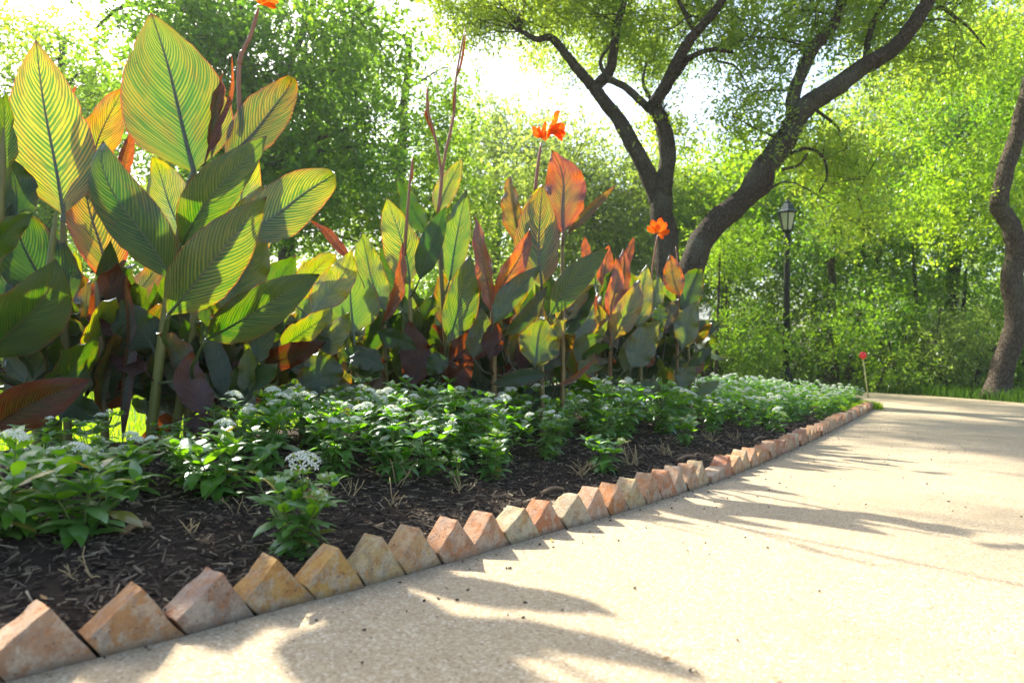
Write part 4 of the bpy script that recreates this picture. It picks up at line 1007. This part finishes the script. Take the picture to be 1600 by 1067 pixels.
# ------------------------------------------------------------------ trees
def clump_mesh(name, seed, nsp, nlf, mat, R=(1, 1, .62), ll=.075, lw=.4, twigmat=None, sp=.42):
    r = np.random.default_rng(seed); Vs = []; n = nsp * nlf
    d = r.normal(size=(nsp, 3)); d /= np.linalg.norm(d, axis=1)[:, None]; c = d * (r.random(nsp) ** .45)[:, None] * np.array(R) * .8
    dirs = d * .7 + r.normal(size=(nsp, 3)) * .5 + np.array([0, 0, -.1]); dirs /= np.linalg.norm(dirs, axis=1)[:, None]
    t = r.random((nsp, nlf))
    base = c[:, None, :] + dirs[:, None, :] * (t * sp)[..., None] + r.normal(size=(nsp, nlf, 3)) * .045
    base = base.reshape(-1, 3); ld = r.normal(size=(n, 3)) + np.repeat(dirs, nlf, 0) * .8 + np.array([0, 0, -.25]); ld /= np.linalg.norm(ld, axis=1)[:, None]
    up = np.array([0, 0, 1.0]) + r.normal(size=(n, 3)) * .55; sd_ = np.cross(ld, up); sd_ /= np.linalg.norm(sd_, axis=1)[:, None]; nn = np.cross(sd_, ld)
    L = ll * r.uniform(.6, 1.25, n)[:, None]; Wd = L * lw
    v0 = base; v1 = base + ld * L * .42 + sd_ * Wd * .5 + nn * Wd * .1; v2 = base + ld * L; v3 = base + ld * L * .42 - sd_ * Wd * .5 + nn * Wd * .1
    V = np.stack([v0, v1, v2, v3], 1).reshape(-1, 3); b = np.arange(n)[:, None] * 4
    F = np.concatenate([b + np.array([0, 1, 2]), b + np.array([0, 2, 3])], 0); mi = np.zeros(len(F), int)
    # twigs: thin triangular prisms from the middle to each spray
    tv = []; tf = []; o = len(V)
    for i in range(0, nsp, 9):
        a = c[i] * .15; e = c[i] + dirs[i] * sp * .9; ax = e - a; ax /= np.linalg.norm(ax); p1 = np.cross(ax, [.3, .5, .8]); p1 /= np.linalg.norm(p1); p2 = np.cross(ax, p1)
        k = len(tv) + o; m_ = (a + e) / 2 + r.normal(size=3) * .05
        for q, w_ in ((a, .008), (m_, .005), (e, .0015)):
            for th in (0, 2.09, 4.19): tv.append(q + (p1 * math.cos(th) + p2 * math.sin(th)) * w_)
        for s_ in (0, 3):
            for j in range(3): A_, B_ = k + s_ + j, k + s_ + (j + 1) % 3; tf += [(A_, B_, B_ + 3), (A_, B_ + 3, A_ + 3)]
    V = np.concatenate([V, np.array(tv)]); F = np.concatenate([F, np.array(tf)]); mi = np.concatenate([mi, np.ones(len(tf), int)])
    return quick_mesh(name, V, F, [M[mat], M[twigmat or 'bark']], False, mi)
CL = {}
for mat, ll, lw, nl in (('oak_leaf', .078, .48, 16), ('deep_leaf', .085, .6, 15), ('lime_leaf', .085, .6, 14), ('pale_leaf', .085, .5, 16), ('shrub_leaf', .085, .5, 15)):
    CL[mat] = [clump_mesh('foliage_clump', 300 + i + len(mat) * 10, 44, nl, mat, ll=ll, lw=lw) for i in range(4)]
CL['oak_small'] = [clump_mesh('foliage_clump', 700 + i, 22, 15, 'oak_leaf', R=(.55, .55, .3), ll=.062, lw=.5, sp=.26) for i in range(5)]
trng = random.Random(11)
class Tree:
    def __init__(s, px, Z, label, leaf, barkm='bark', kind='tree', group=None, dz=1.0):
        Z = Z * ZK; g = at(px, 600, Z); s.base = Vector((g.x, Z, -.02)); s.Z = Z; s.leaf = leaf; s.bm = M[barkm]
        s.o = thing('tree' if kind == 'tree' else 'shrub', s.base, label, kind, group); s.m = MB(); s.pts = []; s.dz = dz; s.kind = kind
    def limb(s, pts, r0, r1, dz=0, dt=0, base=False, seg=9):
        r0 *= 1.2; r1 *= 1.2
        n = len(pts); P = [at(x, y, s.Z + dz + dt * i / (n - 1)) for i, (x, y) in enumerate(pts)]
        if base: P[0] = Vector((P[0].x, P[0].y, -.03))
        Q = smooth_poly(P, 6); k = len(Q)
        for i in range(1, k - 1): Q[i] = Q[i] + Vector((noise.noise(Q[i] * 1.7), noise.noise(Q[i] * 1.7 + Vector((9, 0, 0))), 0)) * r0 * .25
        rr = [(r0 + (r1 - r0) * i / (k - 1)) * (1 + .10 * noise.noise(Q[i] * 3)) for i in range(k)]
        if base:
            rr[0] = r0 * 1.5; rr[1] = r0 * 1.22; rr[2] = r0 * 1.08
        s.m.tube([q - s.base for q in Q], rr, seg, 0, True, None, .05)
        s.pts += [(q, r) for q, r in zip(Q, rr)]
    def blob(s, cx, cy, rx, ry, n, dz=0, depth=None, sc=(.75, 1.15), branch=True):
        for _ in range(n):
            a = trng.uniform(0, 6.283); r = math.sqrt(trng.random()); x = cx + rx * r * math.cos(a); y = cy + ry * r * math.sin(a)
            D = s.dz if depth is None else depth
            p = at(x, y, s.Z + dz + trng.uniform(-D, D))
            s.clump(p, trng.uniform(*sc), branch)
    def clump(s, p, sc, branch=True):
        sc *= 1.2
        if p.z < .2: p.z = .2 + trng.uniform(0, .3)
        o = link('foliage_clump', trng.choice(CL[s.leaf]), s.o, p - s.base); o['kind'] = 'stuff'
        o.rotation_euler = (trng.uniform(-.4, .4), trng.uniform(-.4, .4), trng.uniform(0, 6.28)); o.scale = (sc, sc, sc * trng.uniform(.8, 1.1))
        if branch and s.pts:
            cand = [q for q in s.pts if q[0].z < p.z + .3] or s.pts
            q, r = min(cand, key=lambda t: (t[0] - p).length + .25 * abs(t[0].z - p.z))
            L = (q - p).length
            if L < 6 and L > .35 and trng.random() < .6:
                rr = min(r * .35, .010 + .010 * L); mid = q.lerp(p, .5) + Vector((trng.uniform(-.22, .22), trng.uniform(-.22, .22), trng.uniform(-.08, .22))) * L
                s.m.tube([v - s.base for v in smooth_poly([q, mid, p], 4)], [rr * (1 - .8 * i / 8) for i in range(9)], 5)
    def trunk(s, topy, r0, lean=0, px=None):
        bx = proj(s.base)[0] if px is None else px
        P = [(bx, 620), (bx + lean * .3, 620 - (620 - topy) * .35), (bx + lean * .6, 620 - (620 - topy) * .7), (bx + lean, topy)]
        s.limb(P, r0, r0 * .35, base=True)
    def done(s):
        if s.m.v: link('trunk', s.m.mesh('trunk', [s.bm]), s.o)

# the forked oak in the middle
T = Tree(1050, 12.6, 'forked dark oak with a V shaped trunk rising behind the right cannas', 'oak_small')
T.limb([(1050, 625), (1048, 500), (1042, 400), (1032, 300)], .175, .145, base=True, seg=12)
T.limb([(1032, 320), (1010, 265), (988, 225), (960, 180), (925, 132)], .125, .08)
T.limb([(925, 135), (905, 112), (885, 85), (862, 60), (840, 62), (815, 50)], .075, .03)
T.limb([(928, 138), (950, 115), (958, 85), (962, 50), (975, 5), (985, -60)], .08, .035, dz=.1)
T.limb([(945, 118), (938, 95), (955, 70)], .03, .015)
T.limb([(945, 122), (975, 135), (998, 155), (1020, 175)], .045, .055, dz=.02)
T.limb([(1035, 305), (1044, 250), (1036, 200), (1020, 158)], .115, .10, dz=-.05)
T.limb([(1020, 165), (1040, 135), (1055, 100), (1080, 60), (1110, 25), (1140, -20), (1160, -80)], .09, .04, dz=-.1, dt=-.8)
T.limb([(1030, 150), (1060, 110), (1075, 92), (1110, 78), (1145, 82)], .06, .02, dz=-.1, dt=-.6)
T.limb([(1108, 80), (1120, 95), (1150, 105), (1170, 140), (1188, 165)], .02, .008)
T.limb([(1090, 60), (1070, 20), (1050, -20)], .04, .02)
T.limb([(1035, 170), (1038, 200), (1045, 215)], .03, .01)
T.limb([(1020, 160), (1005, 130), (1010, 100)], .03, .01)
for b in [(735, 20, 75, 45, 12), (820, 5, 110, 45, 16), (900, 15, 60, 40, 6), (955, 60, 40, 55, 5), (1000, 40, 50, 60, 6), (1010, 105, 35, 35, 3), (1080, 20, 60, 40, 6), (1160, 15, 50, 40, 6), (1010, 200, 16, 30, 2), (1062, 230, 14, 40, 2), (900, -70, 180, 50, 22), (1100, -70, 140, 50, 16), (1135, 85, 40, 30, 3)]:
    T.blob(*b[:4], int(b[4] * 1.6), sc=(.7, 1.15), depth=1.1, dz=.75)
T.done()
# the leaning oak
T = Tree(1072, 11.4, 'dark oak leaning far to the right with a crooked limb reaching over the lamp post', 'oak_small')
T.limb([(1068, 630), (1068, 520), (1080, 420), (1112, 355), (1165, 308), (1195, 262), (1225, 222), (1240, 190)], .155, .13, base=True, seg=12)
T.limb([(1238, 195), (1258, 168), (1300, 140), (1345, 108), (1390, 82), (1420, 50), (1450, 0), (1480, -60)], .125, .07, dt=-.6)
T.limb([(1240, 195), (1240, 150), (1255, 110), (1272, 75), (1303, 35), (1316, -5), (1325, -60)], .085, .055, dz=-.02)
T.limb([(1352, 100), (1358, 60), (1370, 25), (1395, -15), (1410, -60)], .04, .02)
T.limb([(1165, 312), (1192, 302), (1205, 285), (1208, 255), (1218, 245)], .05, .025)
T.limb([(1440, 20), (1470, 12), (1495, 30), (1515, 45), (1540, 75)], .03, .01)
T.limb([(1400, 70), (1440, 35), (1490, 35), (1508, 70)], .02, .008)
T.limb([(1235, 240), (1262, 232), (1285, 245), (1292, 275), (1280, 300)], .022, .01)
T.limb([(1222, 265), (1248, 258), (1262, 240)], .02, .012)
for b in [(1190, 130, 50, 50, 6), (1215, 50, 60, 45, 8), (1280, 20, 70, 40, 8), (1350, 60, 50, 40, 6), (1190, 215, 40, 40, 3), (1150, 185, 30, 25, 2), (1290, 250, 40, 40, 5), (1320, 240, 50, 60, 8), (1350, 320, 40, 40, 5), (1370, 20, 70, 40, 8), (1440, 60, 50, 50, 8), (1300, -70, 200, 50, 22), (1420, -60, 120, 50, 14), (1520, 60, 60, 60, 8), (1500, -40, 80, 60, 8)]:
    T.blob(*b[:4], int(b[4] * 1.4), sc=(.7, 1.15), depth=1.0, dz=.75)
T.done()
# tree at the right edge
T = Tree(1556, 12.9, 'brown barked tree bending at the right frame edge beside the far path', 'lime_leaf', 'bark_brown')
T.limb([(1556, 622), (1572, 560), (1590, 500), (1582, 440), (1590, 395), (1578, 350), (1562, 320), (1572, 270), (1590, 200), (1612, 120), (1640, 20)], .15, .085, base=True, seg=12)
T.limb([(1590, 500), (1612, 470), (1640, 450), (1700, 420)], .10, .05)
for b in [(1520, 250, 70, 80, 14), (1480, 330, 60, 50, 8), (1580, 120, 70, 80, 12), (1650, 300, 80, 120, 16), (1620, 60, 120, 80, 14), (1440, 160, 50, 50, 6)]:
    T.blob(*b, sc=(.5, .8), depth=1.2, dz=1.6, branch=False)
T.done()

BT = [  # px, Z, leaf, bark, label, trunk top y, trunk radius, lean, blobs
 (-260, 17, 'lime_leaf', 'bark_grey', 'lime green tree beyond the left frame edge', 100, .2, 30, [(-260, 180, 200, 260, 34)]),
 (60, 18, 'lime_leaf', 'bark_grey', 'sunlit yellow-green tree behind the leftmost glowing canna leaf', 60, .16, 40, [(20, 180, 150, 170, 44), (130, 230, 70, 120, 12), (-60, 360, 140, 100, 20)]),
 (392, 14.5, 'deep_leaf', 'bark', 'deep green tree with a dark trunk behind the largest canna leaf', -40, .17, -20, [(430, 90, 190, 120, 30), (290, 60, 90, 70, 8), (520, 210, 90, 100, 13), (430, 260, 90, 60, 8), (230, 20, 60, 50, 4)]),
 (450, 16.5, 'deep_leaf', 'bark_grey', 'tree with a straight grey trunk showing above the amber canna leaf', 180, .20, -10, [(470, 300, 110, 70, 14), (380, 240, 110, 90, 12)]),
 (610, 20, 'lime_leaf', 'bark', 'bright yellow-green tree in full sun behind the bare flower spikes', 60, .18, 30, [(610, 180, 120, 150, 42), (520, 330, 110, 80, 18), (680, 330, 80, 70, 10)]),
 (775, 29, 'pale_leaf', 'bark_grey', 'hazy grey-green tree far back left of the bright sky gap', 180, .22, 0, [(780, 270, 85, 110, 30), (720, 360, 90, 60, 12)]),
 (940, 24, 'pale_leaf', 'bark', 'pale green tree low behind the orange flower', 280, .15, -20, [(930, 320, 120, 80, 30), (870, 260, 50, 40, 5), (900, 420, 120, 60, 16)]),
 (1130, 25, 'lime_leaf', 'bark', 'light green tree between the two dark oak trunks', 250, .15, 10, [(1120, 340, 110, 100, 34), (1160, 280, 60, 50, 6)]),
 (1340, 20.5, 'deep_leaf', 'bark', 'tree with a slanting forked branch right of the lamp post', 370, .14, 40, [(1400, 330, 110, 60, 16), (1330, 430, 90, 60, 14), (1430, 250, 90, 60, 8)]),
 (1290, 26, 'lime_leaf', 'bark', 'yellow-green tree directly behind the lantern', 200, .16, 10, [(1270, 330, 90, 100, 26), (1330, 250, 80, 80, 14)]),
 (1480, 25, 'pale_leaf', 'bark', 'pale green tree filling the sky left of the bending right trunk', 100, .2, 30, [(1460, 190, 130, 130, 44), (1520, 90, 100, 80, 14), (1560, 300, 90, 100, 22)]),
 (1700, 20, 'deep_leaf', 'bark', 'deep green tree beyond the right frame edge', 100, .2, 0, [(1720, 200, 130, 250, 40)]),
 (170, 26, 'deep_leaf', 'bark', 'shaded green tree far back between the two tallest canna leaves', 150, .2, 0, [(200, 230, 150, 130, 30), (100, 400, 200, 80, 24)]),
 (1020, 33, 'pale_leaf', 'bark_grey', 'farthest pale tree seen through the fork of the oak', 280, .2, 0, [(1020, 360, 150, 70, 26)]),
]
for px, Z, leaf, bk, lab, ty, r0, lean, blobs in BT:
    T = Tree(px, Z, lab, leaf, bk, dz=2.2 * Z / 20)
    T.trunk(ty, r0, lean, px)
    if 1200 < px < 1400: T.dz = 1.6
    if px == 1340:
        T.limb([(1340, 415), (1360, 380), (1395, 365), (1430, 350), (1460, 330)], .07, .03); T.limb([(1345, 405), (1362, 350), (1400, 335), (1430, 320)], .05, .02)
    if px == 392:
        T.limb([(395, 110), (360, 70), (330, 20), (310, -30)], .08, .04); T.limb([(395, 190), (430, 140), (470, 60), (500, -20)], .08, .03); T.limb([(395, 270), (450, 235), (520, 210), (580, 190)], .06, .02); T.limb([(400, 270), (480, 240), (560, 228)], .05, .02)
        T.limb([(330, 25), (250, 10), (190, 12), (150, 45)], .05, .02)
    for b in blobs: T.blob(*b, sc=(.8, 1.25) if Z < 22 else (1.1, 1.7))
    T.done()
# understory shrubs and saplings
SH = [(-80, 13, 150, 500), (110, 15, 120, 520), (300, 17, 130, 500), (500, 15, 120, 500), (690, 18, 110, 490), (860, 19, 100, 480), (1000, 17, 90, 470), (1130, 16, 60, 490), (1205, 21, 60, 470),
      (1320, 19.5, 75, 490), (1390, 16.5, 85, 480), (1490, 16, 80, 500), (1600, 18, 100, 470), (1720, 17, 100, 480), (1250, 27, 120, 440), (1450, 26, 130, 430), (1050, 27, 130, 430), (600, 27, 200, 440), (200, 27, 260, 430), (1650, 27, 150, 430)]
slabs = ['leafy shrub on the lawn beyond the leftmost dark canna leaves', 'shrub behind the rust coloured canna leaf at the left', 'shrub glimpsed through the stems of the biggest canna', 'shrub behind the amber canna leaf', 'shrub behind the middle canna clump', 'shrub behind the orange canna leaves',
         'shrub behind the red tipped cannas', 'shrub with dark stems just right of the last canna', 'bright shrub behind the lower part of the lamp post', 'rounded shrub right of the lamp post', 'broad soft shrub behind the red marker ball', 'dark shrub left of the bending tree trunk',
         'shrub right behind the bending tree trunk', 'shrub beyond the right frame edge', 'sunlit thicket far behind the lamp post', 'thicket far behind the red marker', 'thicket far behind the leaning oak trunk', 'thicket far behind the middle cannas', 'thicket far behind the left cannas', 'thicket far behind the right edge tree']
for i, (px, Z, rx, ty) in enumerate(SH):
    leaf = ['shrub_leaf', 'deep_leaf', 'lime_leaf', 'shrub_leaf'][i % 4] if i not in (10, 11) else ('shrub_leaf' if i == 10 else 'pale_leaf')
    T = Tree(px, Z, slabs[i], leaf, 'bark', 'shrub', 'shrubs beyond the lawn and path', dz=1.2)
    for j in range(3):
        x = px + trng.uniform(-.5, .5) * rx; g = trng.uniform(-.8, .8) * rx
        T.limb([(x, 600), (x + g * .4, 560), (x + g, ty + trng.uniform(-20, 40))], trng.uniform(.03, .06), .012, base=True, seg=6, dz=trng.uniform(-.6, .6))
    n = int(7 + rx * (600 - ty) / 900 * (Z / 15)) if Z < 22 else int(10 + rx / 8)
    T.blob(px, (ty + 585) / 2, rx, (600 - ty) / 2 + 10, n, sc=(.5, .85) if Z < 22 else (.9, 1.5))
    T.done()
# thin trunks
for i, (px, Z, ty, r0, lean, lab) in enumerate([(1118, 15, 380, .035, 8, 'thin dark sapling just right of the last canna'), (1142, 15.5, 390, .03, -12, 'second thin sapling right of the last canna'), (1300, 18.5, 330, .11, 0, 'thick dark trunk right of the lamp post'),
                                   (1322, 17.5, 480, .06, 22, 'short slanting trunk left of the red marker'), (1440, 19, 380, .06, -15, 'slim trunk right of the red marker'), (1500, 20, 420, .07, 10, 'slim trunk left of the bending tree')]):
    T = Tree(px, Z, lab, 'shrub_leaf', 'bark'); T.trunk(ty, r0, lean, px); T.blob(px + lean, ty, 45, 40, 5, sc=(.5, .8), depth=.8); T.done()

# far wood mass
def far_wood():
    r = np.random.default_rng(3); n = 70000; x = r.uniform(-60, 70, n); top = 8.5 + 2.5 * np.sin(x * .21) + 1.6 * np.sin(x * .57 + 1) + np.abs(x - 3) * .10
    z = top * r.random(n) ** .8; y = 40 + r.uniform(-3, 5, n) + np.abs(x) * .02
    c = np.stack([x, y, z], 1); ld = r.normal(size=(n, 3)); ld /= np.linalg.norm(ld, axis=1)[:, None]; u = r.normal(size=(n, 3)); sd_ = np.cross(ld, u); sd_ /= np.linalg.norm(sd_, axis=1)[:, None]
    L = r.uniform(.18, .42, n)[:, None]; V = np.stack([c, c + ld * L * .45 + sd_ * L * .3, c + ld * L, c + ld * L * .45 - sd_ * L * .3], 1).reshape(-1, 3); b = np.arange(n)[:, None] * 4
    return quick_mesh('far_wood', V, np.concatenate([b + np.array([0, 1, 2]), b + np.array([0, 2, 3])], 0), [M['pale_leaf']])
tag(link('woods', far_wood()), 'far wood closing the view behind all the trees', 'woods', kind='stuff')

SHADE = []
_r = random.Random(4)
for i in range(260):                      # where on the path its shade falls
    gx_ = _r.uniform(.7, 9.2); gy_ = _r.uniform(2.1, 10.1)
    sx_, sy_ = proj((gx_, gy_, 0))
    if sy_ > 872 + 25 * math.sin(sx_ * .012) or (sy_ < 700 and noise.noise((gx_ * .5, gy_ * 1.1, 2)) > .05) or (1290 < sx_ < 1460 and sy_ < 668): continue
    if (sy_ > 770 and noise.noise((gx_ * 1.1, gy_ * .8, 7)) > .28): continue
    if dist_in(gx_, gy_)[0] > -.35: continue
    SHADE.append((gx_, gy_, _r.uniform(6.6, 8.6), _r.uniform(.45, .85)))
for i in range(700):
    sx_ = _r.uniform(860, 1750); sy_ = _r.uniform(700, 868)
    if noise.noise((sx_ * .006, sy_ * .02, 4)) > .30: continue
    g_ = ground(sx_, sy_); SHADE.append((g_.x, g_.y, _r.uniform(6.6, 8.4), _r.uniform(.4, .7)))
# unseen crown added above the frame, clumps set along the sun direction to shade the path (world positions)
T = Tree(1500, 9.0, 'unseen oak crown added above the path to shade it, trunk standing right of the frame', 'oak_leaf')
T.base = Vector((10.5, 7.0, -.02)); T.o.location = T.base
T.m.tube([v - T.base for v in smooth_poly([(10.5, 7.0, -.05), (10.2, 7.2, 2.0), (8.6, 7.8, 4.2), (5.5, 8.6, 6.2), (1.2, 9.3, 7.4), (-2.4, 9.6, 8.0)], 5)], [.26 - .2 * i / 25 for i in range(26)], 10)
T.pts = [(Vector(p), .06) for p in [(5.5, 8.6, 6.2), (3.1, 9, 6.9), (1.2, 9.3, 7.4), (-.6, 9.5, 7.8), (-2.4, 9.6, 8.0), (7, 8.3, 5.2)]]
SX, SY = math.sin(rad(SUN_AZ)), math.cos(rad(SUN_AZ)); TE = math.tan(rad(SUN_EL))
def hits_canna(gx_, gy_):
    for z in (.75, .95, 1.15, 1.35, 1.55):
        X, Y = gx_ + SX * z / TE, gy_ + SY * z / TE; px, py = proj((X, Y, z))
        if -300 < px < 1200 and abs(Y - np.interp(px, [0, 300, 560, 900, 1100], [2.5, 2.63, 3.5, 4.3, 4.85])) < 1.0: return True
    return False
for (gx_, gy_, h, sc) in SHADE:
    if hits_canna(gx_, gy_): continue
    T.clump(Vector((gx_ + SX * h / TE, gy_ + SY * h / TE, h)), sc)
T.done()

# ------------------------------------------------------------------ haze
hz = MB(); X0, X1, Y0, Y1, Z0, Z1 = -75, 85, -8, 60, -1.0, 20.0
hz.add([(X0, Y0, Z0), (X1, Y0, Z0), (X1, Y1, Z0), (X0, Y1, Z0), (X0, Y0, Z1), (X1, Y0, Z1), (X1, Y1, Z1), (X0, Y1, Z1)], [(0, 3, 2, 1), (4, 5, 6, 7), (0, 1, 5, 4), (1, 2, 6, 5), (2, 3, 7, 6), (3, 0, 4, 7)])
hm = bpy.data.materials.new('haze'); hm.use_nodes = True; hm.node_tree.nodes.clear()
ho = hm.node_tree.nodes.new('ShaderNodeOutputMaterial'); hv = hm.node_tree.nodes.new('ShaderNodeVolumePrincipled')
hv.inputs['Color'].default_value = (.93, .97, .98, 1); hv.inputs['Density'].default_value = 0.0009; hv.inputs['Anisotropy'].default_value = 0.35
hm.node_tree.links.new(hv.outputs[0], ho.inputs['Volume'])
tag(link('haze', hz.mesh('haze', [hm], False)), 'thin bright summer haze in the air under the trees', 'haze', kind='stuff')

# ------------------------------------------------------------------ lamp post
LB = at(1228, 598, 14.3)
lamp = thing('lamp_post', LB, 'black iron lamp post with a six sided frosted lantern beyond the flower bed', 'lamp post')
u = LB.y / FPX                                  # metres per photo pixel there
def lp(name, m, mat, parent=lamp, smooth=False): return link(name, m.mesh(name, [mat], smooth), parent)
m = MB(); m.lathe([(12 * u, -LB.z - .02), (12 * u, 4 * u), (10 * u, 6 * u), (9.5 * u, 11 * u), (7.2 * u, 15 * u), (6.2 * u, 21 * u), (6.6 * u, 23 * u), (5.4 * u, 25 * u)], 12); lp('base', m, M['iron'], smooth=True)
m = MB(); m.lathe([(5.4 * u, 22 * u), (4.6 * u, 150 * u), (4.0 * u, 212 * u), (4.0 * u, 222 * u), (5.2 * u, 224 * u), (5.2 * u, 228 * u), (4.2 * u, 231 * u), (4.2 * u, 236 * u), (6.5 * u, 238 * u)], 12); lp('post', m, M['iron'], smooth=True)
z0, z1, rb, rt = 238 * u, 266 * u, 7.2 * u, 13.5 * u
m = MB(); m.lathe([(rb + 1 * u, z0 - 1.2 * u), (rb + 1.2 * u, z0 + .8 * u)], 6); m.lathe([(rt + .6 * u, z1 - 1 * u), (rt + 2.6 * u, z1 + .5 * u)], 6)
for k in range(6):
    a = k * math.pi / 3; m.tube([(rb * math.cos(a), rb * math.sin(a), z0), (rt * math.cos(a), rt * math.sin(a), z1)], 1.0 * u, 4)
lf = lp('lantern_frame', m, M['iron'])
for k in range(6):
    a, b = k * math.pi / 3, (k + 1) * math.pi / 3; m = MB(); e = .96
    q = [(rb * e * math.cos(a), rb * e * math.sin(a), z0), (rb * e * math.cos(b), rb * e * math.sin(b), z0), (rt * e * math.cos(b), rt * e * math.sin(b), z1), (rt * e * math.cos(a), rt * e * math.sin(a), z1)]
    i_ = [tuple(c * (.96 if j < 2 else 1) for j, c in enumerate(p)) for p in q]
    m.add(q + i_, [(0, 1, 2, 3), (7, 6, 5, 4), (0, 4, 5, 1), (2, 6, 7, 3), (1, 5, 6, 2), (3, 7, 4, 0)]); lp('pane', m, M['pane'], lf)
m = MB(); m.lathe([(3.2 * u, z0), (3.4 * u, z0 + 6.5 * u)], 10); lp('bulb_socket', m, M['iron'], lf)
m = MB(); m.lathe([(16.5 * u, z1 + .6 * u), (16 * u, z1 + 1.8 * u), (12.2 * u, z1 + 4 * u), (8.2 * u, z1 + 12.5 * u), (5.0 * u, z1 + 14.5 * u), (4.6 * u, z1 + 16 * u)], 6); roof = lp('roof', m, M['iron_blue'])
m = MB(); m.lathe([(4.2 * u, z1 + 16 * u), (4.6 * u, z1 + 16.8 * u), (2.6 * u, z1 + 18.5 * u), (1.2 * u, z1 + 22 * u), (1.5 * u, z1 + 23.2 * u), (.3 * u, z1 + 26 * u)], 8); lp('finial', m, M['iron'], roof)
lamp.rotation_euler[2] = .25

# ------------------------------------------------------------------ marker rod with red ball
b = ground(1357, 622); b.z = 0.0; tt = at(1348.5, 560, b.y); k = b.y / FPX
mk = thing('path_marker', b, 'thin leaning rod topped with a red reflector ball at the grassy corner of the path', 'marker')
m = MB(); m.tube([(0, 0, -.02), tt - b], [1.0 * k, .9 * k], 6); link('rod', m.mesh('rod', [M['cane']]), mk)
bm = bmesh.new(); bmesh.ops.create_uvsphere(bm, u_segments=16, v_segments=10, radius=5.6 * k)
me = bpy.data.meshes.new('ball'); bm.to_mesh(me); bm.free(); me.polygons.foreach_set('use_smooth', [True] * len(me.polygons)); o = link('ball', me, mk, (tt - b) + Vector((0, 0, 5 * k)), M['red']); o.scale = (1, .7, 1.05)
m = MB(); m.lathe([(1.6 * k, -1 * k), (1.8 * k, 1.0 * k)], 8); link('collar', m.mesh('collar', [M['red']]), mk, tt - b)
